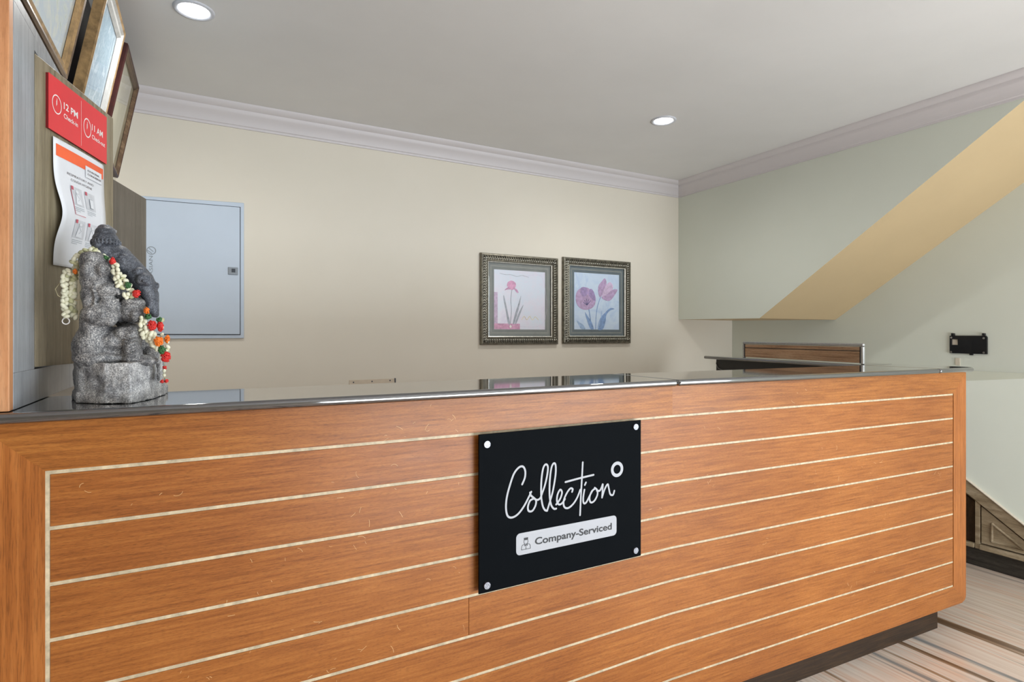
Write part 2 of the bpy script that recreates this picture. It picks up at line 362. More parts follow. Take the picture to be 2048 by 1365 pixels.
# crown moulding
prof = [(0, 0), (.008, 0), (.010, .010), (.016, .014), (.022, .030), (.034, .048), (.046, .058), (.052, .066), (.056, .080), (.070, .086), (.082, .098), (.086, .107), (.086, .1075), (0, .1075)]
zc0 = ZC - .1078
def crown(name, p0, p1, nrm, mit0, mit1):
    p0, p1, nrm = Vector(p0), Vector(p1), Vector(nrm); d = (p1 - p0).normalized(); vs = []
    for p, k in ((p0, mit0), (p1, mit1)):
        for (a, b) in prof: vs.append(p + nrm * a + d * (k * a) + Vector((0, 0, b)))
    n = len(prof); m_ = MB(); m_.add(vs, [tuple(range(n)), tuple(range(2 * n - 1, n - 1, -1))] + [(i, i + n, (i + 1) % n + n, (i + 1) % n) for i in range(n)])
    return m_.build(name, 'crown', kind='structure', smooth='angle')
crown('trim_2', (XL, YB, zc0), (XR, YB, zc0), (0, -1, 0), 0, -1)
crown('trim_3', (XR, YB, zc0), (XR, 1.09, zc0), (-1, 0, 0), 1, 0)
MB().box((3.0, YB - .012, 0), (3.9, YB, .09)).build('baseboard_back', 'uplinth', kind='structure')

# ------------------------------------------------------------------ RECEPTION COUNTER
g = .1016; YF = 1.305
XB = PY(1345, 700, YF).x
th = math.radians(3.1)
def path(s, off=0, z=0):   # s runs along the front, 0 at the bend; off > 0 comes out towards the camera
    if s <= 0: return Vector((XB + s - math.tan(th / 2) * off * 0, YF - off, z))
    return Vector((XB + s * math.cos(th) - off * math.sin(th), YF - s * math.sin(th) - off * math.cos(th), z))
SL = PY(95, 700, YF).x - XB        # left gutter
def s_at(px):
    lo, hi = 0, 3
    for _ in range(50):
        mid = (lo + hi) / 2; p = path(mid); lat = p.x * CY - p.y * SY; dep = p.x * SY + p.y * CY
        if CX + F * lat / dep < px: lo = mid
        else: hi = mid
    return lo
SR, SE = s_at(1906.5), s_at(1932)
ZT = 1.117; SLAB = .020; ZU = ZT - SLAB      # slab top / underside
def zl(i): return H - (2.42 + i) * g         # joint lines
zl0 = H - .247
def ZJ(i): return zl0 - i * g
ZBOT = H - 1.145
counter = thing('reception_counter', (1.0, 1.4, 0), 'long orange-brown wooden reception counter clad in horizontal planks with pale inlaid joints', 'counter')
def strip(s0, s1, za, zb, o0, o1):
    m_ = MB(); ss = [s0] + ([0.0] if s0 < 0 < s1 else []) + [s1]
    vs = []
    for s in ss:
        vs += [path(s, o0, za), path(s, o1, za), path(s, o1, zb), path(s, o0, zb)]
    n = len(ss); fs = [(0, 3, 2, 1), tuple((n - 1) * 4 + k for k in (0, 1, 2, 3))]
    for i in range(n - 1):
        for k in range(4): a = i * 4 + k; b = i * 4 + (k + 1) % 4; fs.append((a, b, b + 4, a + 4))
    m_.add(vs, fs); return m_
# carcass
strip(SL - .5, SE - .012, ZBOT + .004, ZU - .002, -.27, -.016).build('carcass', 'carcass', counter)
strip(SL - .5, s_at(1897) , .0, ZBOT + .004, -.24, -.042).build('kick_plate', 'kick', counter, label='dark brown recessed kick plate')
gw = .0070
for i in range(8):
    za, zb = ZJ(i + 1) + gw / 2, ZJ(i) - gw / 2
    cuts = [SL + gw / 2, SR]
    if i == 4: cuts = [SL + gw / 2, PY(938, 700, YF).x - XB, SR]
    for a, b in zip(cuts, cuts[1:]):
        strip(a, b - (.0006 if b < 0 else .002), za, zb, -.016, 0).build('plank', 'wood', counter, bevel=.0008, seg=1)
for i in range(9):
    strip(SL + gw / 2, SR, ZJ(i) - gw / 2, ZJ(i) + gw / 2, -.016, -.0016).build('inlay_strip', 'inlay', counter)
strip(SL - gw / 2, SL + gw / 2, ZBOT + .09, ZJ(0) + gw / 2, -.016, -.0014).build('inlay_strip', 'inlay', counter)
strip(SR - .002, SR + .0025, ZJ(8), ZJ(0) + gw / 2, -.016, -.006).build('shadow_joint', 'gap', counter)
# frame round the planks: top rail, bottom rail, stiles, mitred at the left corner
def framepiece(pts, mat, name, label=None):   # pts (s,z) outline, split at the bend
    m_ = MB()
    P = [path(s, 0, z) for s, z in pts]; B = [path(s, -.016, z) for s, z in pts]; n = len(P)
    tri = tessellate_polygon([[Vector((s, z, 0)) for s, z in pts]])
    m_.add(P + B, [tuple(t_) for t_ in tri] + [tuple(i + n for i in reversed(t_)) for t_ in tri] + [(i, (i + 1) % n, (i + 1) % n + n, i + n) for i in range(n)])
    return m_.build(name, mat, counter, label=label)
sw = .098; zt0 = ZU - .001; zj = ZJ(0) + gw / 2
framepiece([(SL - sw, zt0), (SL - gw / 2, zj), (0, zj), (0, zt0)], 'wood_top', 'top_rail')
framepiece([(0, zt0), (0, zj), (SR + .0025, zj), (SE, zt0)], 'wood_top', 'top_rail')
zb0 = ZJ(8) - gw / 2
framepiece([(SL - sw, ZBOT), (0, ZBOT), (0, zb0), (SL - gw / 2, zb0)], 'wood', 'bottom_rail')
cr = .03
corner = [(SE - cr + cr * math.sin(a), ZBOT + cr - cr * math.cos(a)) for a in [math.pi / 2 * k / 6 for k in range(7)]]
framepiece([(0, ZBOT)] + [corner[0], corner[3], (SR + .0025, zb0), (0, zb0)], 'wood', 'bottom_rail')
framepiece([(SL - sw, ZBOT), (SL - gw / 2, zb0), (SL - gw / 2, zj), (SL - sw, zt0)], 'wood_v', 'stile')
framepiece([(SR + .0025, zb0), (corner[3]), *corner[4:], (SE, zt0), (SR + .0025, zj)], 'wood_v', 'stile')
strip(SL - .5, SL - sw - .001, ZBOT, zt0, -.016, -.001).build('side_panel', 'wood_v', counter)
# end face of the counter
m = MB(); e0 = path(SE, -.016); e1 = path(SE, -.27); e0.z = e1.z = ZBOT
m.hexa([path(SE - .012, -.016, ZBOT + .03), path(SE, -.016, ZBOT + .03), path(SE, -.27, ZBOT + .03), path(SE - .012, -.27, ZBOT + .03),
        path(SE - .012, -.016, ZU - .001), path(SE, -.016, ZU - .001), path(SE, -.27, ZU - .001), path(SE - .012, -.27, ZU - .001)])
m.build('end_panel', 'wood_v', counter)
# fine pale scratches on the veneer
m = MB(); rs = random.Random(3)
clusters = [(rs.uniform(SL + .05, -.05), rs.uniform(.45, 1.05)) for _ in range(46)] + [(rs.uniform(.1, SR), rs.uniform(.3, 1.06)) for _ in range(16)]
for cs_, cz in clusters:
    for _ in range(rs.randint(2, 7)):
        s0 = cs_ + rs.gauss(0, .035); z0 = cz + rs.gauss(0, .018); an = rs.uniform(0, 6.28); ln = rs.uniform(.004, .02); bend = rs.uniform(-2, 2)
        if not (SL < s0 < SR) or abs(((zl0 - z0) / g) % 1 - .5) > .44: continue
        if PY(958, 0, YF).x - XB - .03 < s0 < PY(1282, 0, YF).x - XB + .03: continue
        pts = []
        s_, z_ = s0, z0
        for k in range(6):
            pts.append((s_, z_)); s_ += math.cos(an) * ln / 5; z_ += math.sin(an) * ln / 5; an += bend / 5
        wd = rs.uniform(.00018, .0004)
        for (a, b) in zip(pts, pts[1:]):
            d = Vector((b[0] - a[0], b[1] - a[1])).normalized(); q = Vector((-d.y, d.x)) * wd
            m.add([path(a[0] - q.x, .0004, a[1] - q.y), path(b[0] - q.x, .0004, b[1] - q.y), path(b[0] + q.x, .0004, b[1] + q.y), path(a[0] + q.x, .0004, a[1] + q.y)], [(0, 1, 2, 3)])
m.build('scratch_marks', 'hair', counter, kind='stuff')

# granite top
top = thing('granite_countertop', (1.0, 1.4, ZU), 'polished black granite worktop along the wooden counter, turning back at its right end', 'worktop')
YBK = 1.60; ov = .027
inner_far = PZ(1407, 712, ZT); inner_n = PZ(1720, 730, ZT); dirr = (inner_far - inner_n).normalized()
o_n = PZ(1900, 733, ZT); o_m = PZ(1730, 723, ZT)
print('RET', inner_far, inner_n, o_n, o_m, 'end', path(SE), 'bend', XB)
s2 = s_at(1867)
def slab(pts, name='slab', lab=None):
    return MB().ngon_prism([Vector((p[0], p[1], ZU)) for p in pts], (0, 0, SLAB)).build(name, 'granite', top, bevel=.0092, seg=6, label=lab)
pf0 = path(SL - .5, ov); pb = path(0, ov)
slab([(pf0.x, pf0.y), (pb.x - .0008, pb.y), (pb.x - .0008, YBK), (pf0.x, YBK)])
def backpt(s): p = path(s, -.295); return (p.x, p.y)
pm = path(s2, ov); bm_ = backpt(s2)
slab([(pb.x + .0012, pb.y), (pm.x - .0008, pm.y), (bm_[0] - .0008, bm_[1]), (pb.x + .0012, YBK)])
pe = path(SE + .004, ov); pe2 = path(SE + .030, -.02); pe3 = path(SE + .02, -.295)
slab([(pm.x + .0012, pm.y), (pe.x, pe.y), (path(SE + .022, ov - .012).x, path(SE + .022, ov - .012).y), (pe2.x, pe2.y), (pe3.x, pe3.y), (bm_[0] + .0012, bm_[1])])
# return of the counter
ia = Vector((inner_far.x, inner_far.y, 0)); d2 = Vector((dirr.x, dirr.y, 0)).normalized(); nr = Vector((d2.y, -d2.x, 0))
ib = ia - d2 * ((ia.y - pe3.y - .004) / d2.y) 
wid = (Vector((pe3.x, pe3.y, 0)) - ib).dot(nr)
print('ret width', wid, ia, ib)
wid = max(.24, min(.36, wid))
ret = thing('return_desk', (ib.x + .15, 2.2, 0), 'black granite-topped return desk running back under the staircase', 'desk')
q0 = ib; q1 = ib + nr * wid; q1.y = max(q1.y, pe3.y + .004); q2 = ia + nr * wid; q3 = ia
q0 = Vector((q0.x, pe3.y + .012, 0)); q1.y = pe3.y + .012

MB().ngon_prism([Vector((p.x, p.y, ZU)) for p in (q0, q1, q2, q3)], (0, 0, SLAB)).build('desk_top', 'granite', ret, bevel=.008, seg=4)
i0 = q0 + nr * .05 + d2 * .02; i1 = q1 - nr * .03 + d2 * .02; i2 = q2 - nr * .03 - d2 * .07; i3 = q3 + nr * .05 - d2 * .07
MB().ngon_prism([Vector((p.x, p.y, 0)) for p in (i0, i1, i2, i3)], (0, 0, ZU - .001)).build('desk_body', 'black', ret, bevel=.003)
m = MB(); e = i3 - nr * .004
m.tube([Vector((e.x, e.y, ZU - .012)) - d2 * .01, Vector((e.x, e.y, ZU - .03)) - d2 * .006, Vector((e.x, e.y, ZU - .06)) - d2 * .03, Vector((e.x, e.y, ZU - .075)) - d2 * .10], .0018, 6)
m.build('cable', 'chrome', ret, smooth=True, label='thin pale cable at the end of the desk body')

# chrome-framed board on the return
zf = lambda p: p
def on_inner(px, py, off):   # vertical plane parallel to inner edge, offset outwards
    return PP(px, py, ia + nr * off, nr)
offp = .035
A = on_inner(1728, 692, offp); Bp = on_inner(1487, 680, offp)
zt_ = (A.z + Bp.z) / 2
A.z = Bp.z = 0
rack = thing('framed_board', ((A.x + Bp.x) / 2, (A.y + Bp.y) / 2, ZT), 'low brown board in a chrome frame standing on the return desk', 'board')
print('rack', A, Bp, zt_)
du = (Bp - A).normalized()
rt = .0065
def upz(p, z): return Vector((p.x, p.y, z))
def bar(p, q, hw, hn, z0, z1):
    return MB().hexa([upz(p - nr * hn, z0), upz(p + nr * hn, z0), upz(q + nr * hn, z0), upz(q - nr * hn, z0), upz(p - nr * hn, z1), upz(p + nr * hn, z1), upz(q + nr * hn, z1), upz(q - nr * hn, z1)])
bar(A, Bp, 0, .008, zt_ - .015, zt_).build('top_bar', 'chrome', rack, bevel=.004, seg=3)
for P_, sg in ((A, 1), (Bp, -1)):
    bar(P_, P_ + du * .013 * sg, 0, .007, ZT, zt_ - .015).build('leg', 'chrome', rack, bevel=.003, seg=2)
    bar(P_ + du * .014 * sg, P_ + du * .020 * sg, 0, .005, ZT + .004, zt_ - .016).build('gasket', 'black', rack)
bar(A + du * .021, Bp - du * .021, 0, .004, ZT + .006, zt_ - .017).build('board_panel', 'rackwood', rack)
bar(A + du * .021 - nr * .0046, Bp - du * .021 - nr * .0046, 0, .0006, zt_ - .038, zt_ - .035).build('dark_line', 'black', rack)

# ------------------------------------------------------------------ SIGN ON THE COUNTER
YS = YF - .020
sg_ = thing('sign_plate', tuple(PY(1120, 1190, YF)), 'black square acrylic sign with white script lettering fixed to the front of the counter', 'sign')
c0 = PY(958, 872, YS); c1 = PY(1282, 1112, YS); c2 = PY(958, 1190, YS); c3 = PY(1282, 839, YS)
zt1 = (c0.z + c3.z) / 2; zb1 = (c2.z + c1.z) / 2
MB().box((c0.x, YS, zb1), (c1.x, YS + .005, zt1)).build('plate', 'sign', sg_, bevel=.001)
def onsign(u, v, off): return Vector((u, YS - .0006 - off, v))
def SC(cx, cy): p = PY(930 + cx / 3.329, 810 + cy / 3.329, YS); return (p.x, p.z)
fl = Flat(onsign)
strokes = [
 [(380,530),(398,485),(400,440),(385,412),(358,418),(325,460),(297,540),(277,620),(272,690),(283,740),(312,751),(352,728),(392,675),(425,612),(440,580)],
 [(455,626),(432,640),(418,680),(424,708),(448,706),(468,672),(472,638),(456,620),(438,604),(432,585)],
 [(456,622),(478,634),(500,622),(514,585),(530,540),(546,470),(551,415),(538,397),(520,422),(508,500),(506,600),(515,668),(530,700),(546,706)],
 [(546,706),(566,640),(585,570),(602,465),(602,402),(589,391),(574,422),(564,500),(562,600),(572,665),(590,692),(606,692)],
 [(606,664),(632,628),(645,585),(633,566),(616,596),(611,640),(624,664),(645,656),(664,628)],
 [(712,580),(716,562),(700,558),(676,590),(656,640),(660,680),(685,688),(718,662),(746,618),(766,566)],
 [(783,384),(778,480),(771,600),(765,735)], [(668,515),(760,490),(855,467)], [(797,534),(804,518)],
 [(794,566),(786,620),(789,654),(806,650),(832,600),(846,575)],
 [(866,557),(842,578),(828,620),(836,650),(860,640),(880,600),(878,568),(862,553)],
 [(876,572),(896,572),(908,550),(916,530),(914,575),(911,618)], [(911,618),(930,560),(949,530),(957,560),(966,596),(984,600),(993,573)]]
for st in strokes: fl.stroke(crom([SC(*p) for p in st], 7), .0053)
fl.build('script_lettering', 'white', sg_, label='white script word Collection')
fl = Flat(onsign); o_ = SC(1012, 430); fl.ring(o_, .0222, .0128, n=48); fl.build('ring_mark', 'white', sg_, label='white ring after the script word')
# pill
bl = SC(340, 930); br = SC(1008, 810); zc_ = (bl[1] + br[1]) / 2
u0, u1 = bl[0], br[0]
zt2 = (SC(600, 812)[1]); zb2 = (SC(600, 953)[1]); r_ = .0115
pts = []
for (cx_, cz_, a0) in ((u1 - r_, zt2 - r_, 0), (u0 + r_, zt2 - r_, 90), (u0 + r_, zb2 + r_, 180), (u1 - r_, zb2 + r_, 270)):
    for k in range(7): a = math.radians(a0 + 15 * k); pts.append((cx_ + r_ * math.cos(a), cz_ + r_ * math.sin(a)))
fl = Flat(onsign); fl.poly(pts); pill = fl.build('badge', 'white', sg_)
fl = Flat(onsign); hh = (zt2 - zb2)
tx0 = SC(465, 900)[0]; tx1 = SC(976, 810)[0]
fl.text('Company-Serviced', tx0, zb2 + hh * .34, tx1 - tx0, hh * .33, .0005, bold=.022)
fl.build('badge_lettering', 'signblack', sg_)
fl = Flat(onsign); ic = SC(405, 915); k_ = hh * .0085
zi = (zt2 + zb2) / 2
L = lambda pts_: [(ic[0] + a * k_, zi + b * k_) for a, b in pts_]
wst = .0011
fl.poly(L([(-13, 30), (13, 30), (12, 17), (-12, 17)]), .0005)
fl.stroke(crom(L([(-12, 16), (-12, 4), (-6, -3), (0, -5), (6, -3), (12, 4), (12, 16)]), 4), wst, .0005)
fl.stroke(crom(L([(-8, -4), (-24, -10), (-28, -30)]), 4), wst, .0005); fl.stroke(crom(L([(8, -4), (24, -10), (28, -30)]), 4), wst, .0005)
fl.stroke(L([(-28, -32), (28, -32)]), wst, .0005); fl.poly(L([(0, -10), (-9, -4), (-9, -16)]), .0005); fl.poly(L([(0, -10), (9, -4), (9, -16)]), .0005)
fl.stroke(L([(0, -12), (0, -32)]), wst, .0005)
fl.build('porter_icon', 'signblack', sg_)
for (px, py) in ((973, 889), (1270, 854), (973, 1171), (1270, 1101)):
    p = PY(px, py, YS); 
    st = MB().cyl((p.x, YF, p.z), (0, -1, 0), .006, .0205, 16).build('standoff', 'screw', sg_, smooth='angle')
    MB().cyl((p.x, YS - .0002, p.z), (0, -1, 0), .0098, .005, 28, .0088).build('screw_cap', 'screw', st, smooth='angle')

# ------------------------------------------------------------------ DOWNLIGHTS
def downlight(px, py, lab, pw):
    p = PZ(px, py, ZC)
    t_ = thing('ceiling_downlight', tuple(p), lab, 'ceiling light', 'recessed downlights in the ceiling')
    n = 40; vs = []
    for (r, z) in ((.069, -.0005), (.067, -.005), (.058, -.007), (.051, -.002)):
        vs += [p + Vector((r * math.cos(6.28318 * k / n), r * math.sin(6.28318 * k / n), z)) for k in range(n)]
    fs = [(j * n + k, j * n + (k + 1) % n, (j + 1) * n + (k + 1) % n, (j + 1) * n + k) for j in range(3) for k in range(n)]
    MB().add(vs, fs).build('ring', 'lamp_ring', t_, smooth=True)
    m_ = MB(); m_.ell(p + Vector((0, 0, -.001)), (.0505, .0505, .010), 32, 10); m_.build('diffuser', 'lamp', t_, smooth=True)
    l = bpy.data.lights.new('downlight_beam', 'SPOT'); l.energy = pw; l.spot_size = math.radians(170); l.spot_blend = 1; l.shadow_soft_size = .035; l.color = (1, .98, .94)
    lo_ = bpy.data.objects.new('downlight_beam', l); C.objects.link(lo_); lo_.parent = t_; lo_.location = (0, 0, -.03)
downlight(388, 20, 'round white recessed ceiling light above the statue end of the counter', 22)
downlight(1327, 241, 'round white recessed ceiling light near the framed flower pictures and the staircase corner', 27)

# ------------------------------------------------------------------ FLOWER PICTURES
def picture(name, px0, px1, z0, z1, lab, matn, printn):
    yf = YB - .028
    x0 = PY(px0, 600, yf).x; x1 = PY(px1, 600, yf).x
    t_ = thing(name, ((x0 + x1) / 2, YB, z0), lab, 'picture', 'framed flower pictures on the back wall')
    # mitred profile: distance from the outer edge -> height above the wall
    pr = [(0, 0), (0, .016), (.004, .024), (.012, .026), (.016, .022), (.034, .024), (.038, .018), (.044, .020), (.048, .016), (.052, .018), (.056, .010), (.056, .004)]
    cs = [((x0, z0), (1, 1)), ((x1, z0), (-1, 1)), ((x1, z1), (-1, -1)), ((x0, z1), (1, -1))]
    for k in range(4):
        (a, da), (b, db) = cs[k], cs[(k + 1) % 4]; vs = []
        for (p, d) in ((a, da), (b, db)):
            vs += [Vector((p[0] + d[0] * i, YB - h, p[1] + d[1] * i)) for i, h in pr]
        n = len(pr)
        MB().add(vs, [(i, i + 1, i + 1 + n, i + n) for i in range(n - 1)]).build('frame_side', 'silver', t_, smooth='angle')
    # rope-like ornament
    m_ = MB(); mh = MB()
    for k in range(4):
        (a, da), (b, db) = cs[k], cs[(k + 1) % 4]
        a2 = Vector((a[0] + da[0] * .024, a[1] + da[1] * .024)); b2 = Vector((b[0] + db[0] * .024, b[1] + db[1] * .024))
        d = (b2 - a2); n = int(d.length / .0165); d.normalize(); q = Vector((-d.y, d.x))
        for i in range(n + 1):
            c = a2 + (b2 - a2) * (i / n)
            for sgn, mm in ((1, m_), (-1, m_)):
                ax = (d + q * .9 * sgn).normalized(); c3 = Vector((c.x + q.x * .004 * sgn, YB - .024, c.y + q.y * .004 * sgn))
                A3 = Vector((ax.x, 0, ax.y)) * .0085; B3 = Vector((-ax.y, 0, ax.x)) * .003; U3 = Vector((0, -.009, 0))
                mm.add([c3 + A3, c3 + B3, c3 - A3, c3 - B3, c3 + U3], [(0, 1, 4), (1, 2, 4), (2, 3, 4), (3, 0, 4)])
            c3 = Vector((c.x + q.x * .009 + d.x * .004, YB - .0255, c.y + q.y * .009 + d.y * .004))
            mh.ell(c3, (.0044, .0045, .0044), 6, 4)
    m_.build('carved_rope', 'silver', t_, kind='stuff'); mh.build('beading', 'silver_hi', t_, kind='stuff', smooth=True)
    lip = MB()
    for k in range(4):
        (a, da), (b, db) = cs[k], cs[(k + 1) % 4]
        for off in (.0535,):
            lip.add([Vector((p[0] + d[0] * o2, YB - h, p[1] + d[1] * o2)) for (p, d) in ((a, da), (b, db)) for (o2, h) in ((off - .003, .019), (off + .002, .017))], [(0, 1, 3, 2)])
    lip.build('inner_lip', 'silver_hi', t_)
    fn = lambda u, v, off: Vector((u, YB - .006 - off, v))
    ix0, ix1, iz0, iz1 = x0 + .054, x1 - .054, z0 + .054, z1 - .054
    Flat(fn).grid(ix0, iz0, ix1, iz1).build('mount', matn, t_)
    mw = .046
    fl_ = Flat(fn)
    for q in (.020, .026):
        fl_.stroke([(ix0 + q, iz0 + q), (ix1 - q, iz0 + q), (ix1 - q, iz1 - q), (ix0 + q, iz1 - q)], .0022, .0004, closed=True, cap=False)
    fl_.build('mount_line', 'matline', t_)
    rx0, rx1, rz0, rz1 = ix0 + mw, ix1 - mw, iz0 + mw, iz1 - mw
    pr_ = Flat(fn).grid(rx0, rz0, rx1, rz1, off=.0008).build('print', printn, t_)
    MB().add([(ix0, YB - .011, iz0), (ix1, YB - .011, iz0), (ix1, YB - .011, iz1), (ix0, YB - .011, iz1)], [(0, 1, 2, 3)]).build('glass_pane', 'glass', t_)
    return t_, pr_, fn, (rx0, rx1, rz0, rz1)
tA, pA, fnA, rA = picture('flower_picture', 963, 1118, H - .055, H + .535, 'silver-framed print of a single small pink flower on tall thin leaves', 'mat1', 'print1')
tB, pB, fnB, rB = picture('flower_picture', 1128, 1263, H - .052, H + .550, 'silver-framed print of two large mauve tulips with blue leaves', 'mat2', 'print2')
def mk(rect, X0, X1, Y0, Y1):
    def f_(x, y): return (rect[0] + (x - X0) / (X1 - X0) * (rect[1] - rect[0]), rect[3] - (y - Y0) / (Y1 - Y0) * (rect[3] - rect[2]))
    return f_
def shape(fn, conv, pts, mat, parent, name, off=.0016, n=6):
    Flat(fn).poly(crom([conv(*p) for p in pts], n, True), off).build(name, mat, parent)
def line(fn, conv, pts, wd, mat, parent, name, off=.0014):
    Flat(fn).stroke(crom([conv(*p) for p in pts], 6), wd, off).build(name, mat, parent)
c = mk(rA, 325, 870, 310, 970)
def rect(fn, conv, x0, y0, x1, y1, mat, parent, name, off=.0012):
    Flat(fn).poly([conv(x0, y1), conv(x1, y1), conv(x1, y0), conv(x0, y0)], off).build(name, mat, parent)
rect(fnA, c, 325, 560, 362, 968, 'lmauve', pA, 'margin_band'); rect(fnA, c, 327, 905, 595, 968, 'pink', pA, 'base_band', .0013)
shape(fnA, c, [(495, 917), (509, 937), (497, 958), (482, 937)], 'pure', pA, 'diamond', .0018, 1)
line(fnA, c, [(375, 905), (845, 905), (845, 385), (640, 372)], .0012, 'lmauve', pA, 'border_line')
line(fnA, c, [(385, 350), (440, 362), (500, 360), (560, 375), (620, 362), (690, 378)], .003, 'stem', pA, 'faded_writing')
line(fnA, c, [(615, 860), (640, 822), (670, 860), (700, 820), (730, 860), (760, 825), (795, 858)], .003, 'yel', pA, 'yellow_scrawl')
line(fnA, c, [(510, 530), (498, 640), (505, 760), (493, 903)], .004, 'stem', pA, 'stem')
for pts in ([(422, 590), (440, 650), (470, 800), (490, 903), (470, 900), (445, 760), (425, 650)], [(606, 590), (590, 700), (560, 820), (536, 903), (520, 903), (545, 790), (578, 680)], [(632, 690), (600, 790), (556, 903), (545, 900), (575, 800)]):
    shape(fnA, c, pts, 'stem', pA, 'leaf')
shape(fnA, c, [(505, 425), (545, 445), (552, 485), (530, 520), (510, 530), (485, 518), (460, 485), (468, 445)], 'pink', pA, 'petal')
shape(fnA, c, [(480, 500), (455, 510), (434, 535), (462, 526), (490, 522)], 'dpink', pA, 'petal', .0018); shape(fnA, c, [(530, 508), (560, 518), (580, 555), (562, 556), (540, 528)], 'dpink', pA, 'petal', .0018)
c = mk(rB, 1258, 1740, 345, 950)
line(fnB, c, [(1410, 730), (1425, 830), (1440, 945)], .008, 'blue', pB, 'stem'); line(fnB, c, [(1535, 600), (1505, 690), (1488, 800), (1482, 945)], .006, 'blue', pB, 'stem')
shape(fnB, c, [(1280, 852), (1320, 880), (1350, 900), (1375, 945), (1330, 945), (1305, 905)], 'lblue', pB, 'leaf')
shape(fnB, c, [(1368, 765), (1400, 810), (1440, 870), (1462, 945), (1430, 945), (1400, 880)], 'blue', pB, 'leaf')
shape(fnB, c, [(1690, 722), (1640, 715), (1580, 770), (1530, 830), (1505, 945), (1560, 945), (1590, 860), (1600, 790), (1640, 740)], 'blue', pB, 'leaf')
shape(fnB, c, [(1545, 745), (1550, 800), (1520, 870), (1508, 945), (1530, 870)], 'lblue', pB, 'leaf', .0019)
shape(fnB, c, [(1370, 498), (1440, 530), (1482, 600), (1470, 690), (1410, 735), (1340, 735), (1285, 685), (1272, 600), (1300, 530)], 'mauve', pB, 'petal')
shape(fnB, c, [(1330, 505), (1380, 505), (1398, 560), (1360, 600), (1325, 570)], 'dmauve', pB, 'petal', .0019); shape(fnB, c, [(1415, 525), (1440, 515), (1468, 560), (1478, 640), (1440, 620), (1405, 570)], 'dmauve', pB, 'petal', .0019)
for q in ((1365, 640), (1385, 622), (1408, 630), (1428, 640), (1352, 660)):
    line(fnB, c, [(1390, 690), q], .004, 'navy', pB, 'stamen', .0022)
shape(fnB, c, [(1580, 392), (1600, 430), (1590, 500), (1560, 560), (1530, 600), (1510, 550), (1512, 480), (1545, 430)], 'mauve', pB, 'petal')
shape(fnB, c, [(1640, 430), (1672, 470), (1655, 530), (1600, 590), (1550, 600), (1570, 520), (1600, 460)], 'lmauve', pB, 'petal', .0019)
shape(fnB, c, [(1720, 508), (1690, 570), (1640, 630), (1590, 632), (1545, 600), (1600, 570), (1660, 515)], 'mauve', pB, 'petal', .0021)

# ------------------------------------------------------------------ ELECTRICAL BOX ON BACK WALL
yf = YB - .012
ex1 = PY(488, 500, yf).x; ex0 = PY(277, 500, yf).x
zt3 = (PY(488, 406, yf).z + PY(300, 395.5, yf).z) / 2 + .02; zb3 = PY(488, 677, yf).z
zt3 = PY(488, 406, yf).z; zt3L = PY(292, 393, yf).z; zb3L = PY(330, 678.5, yf).z
print('box z', zt3, zt3L, zb3, zb3L)
eb = thing('electrical_box', ((ex0 + ex1) / 2, YB, zb3), 'pale grey-blue metal distribution board cover with small latch on the back wall', 'electrical box')
m = MB(); m.hexa([(ex0, yf, zb3L), (ex1, yf, zb3), (ex1, YB, zb3), (ex0, YB, zb3L), (ex0, yf, zt3L), (ex1, yf, zt3), (ex1, YB, zt3), (ex0, YB, zt3L)])
m.build('surround', 'steel_box', eb, bevel=.003)
dx1 = PY(479.5, 500, yf).x; dx0 = PY(287, 500, yf).x
da, db = PY(292, 400.5, yf).z, PY(479, 415.5, yf).z; dc, dd = PY(340, 668.5, yf).z, PY(480, 669, yf).z
y2 = yf - .0005; y3 = yf - .008
m = MB(); m.hexa([(dx0 - .004, y2, dc - .004), (dx1 + .004, y2, dd - .004), (dx1 + .004, yf, dd - .004), (dx0 - .004, yf, dc - .004), (dx0 - .004, y2, da + .004), (dx1 + .004, y2, db + .004), (dx1 + .004, yf, db + .004), (dx0 - .004, yf, da + .004)])
m.build('door_gap', 'gap', eb)
m = MB(); m.hexa([(dx0, y3, dc), (dx1, y3, dd), (dx1, y2, dd), (dx0, y2, dc), (dx0, y3, da), (dx1, y3, db), (dx1, y2, db), (dx0, y2, da)])
ed = m.build('door', 'steel_box', eb, bevel=.0015)
lx0, lx1 = PY(456, 540, y3).x, PY(476, 540, y3).x; lz1, lz0 = PY(466, 535, y3).z, PY(466, 550, y3).z
MB().box((lx0, y3 - .005, lz0), (lx1, y3, lz1)).build('latch', 'latch', ed, bevel=.004, seg=3)
MB().box((lx0 + (lx1 - lx0) * .35, y3 - .0058, lz0 + .012), (lx0 + (lx1 - lx0) * .72, y3 - .0048, lz1 - .008)).build('keyhole', 'gap', ed)
fn = lambda u, v, off: Vector((u, y3 - .0006 - off, v))
# maker's lettering turned on its side, reading upwards
cz = PY(304, 540, y3); ux = PY(297, 540, y3).x; uw = PY(305.5, 540, y3).x
fr_ = lambda a, b, off: fn(uw - b, a, off)
fl = Flat(fr_); z0_ = PY(300, 552, y3).z; z1_ = PY(300, 512, y3).z
fl.text('ASIAN', z0_, 0, z1_ - z0_, (uw - ux) * .95)
fl.ring((z1_ + .026, (uw - ux) * .35), .02, .0165, asp=1); fl.stroke([(z1_ + .012, .004), (z1_ + .028, .024)], .003); fl.stroke([(z1_ + .022, -.002), (z1_ + .038, .016)], .003)
fl.build('lettering', 'latch', ed)

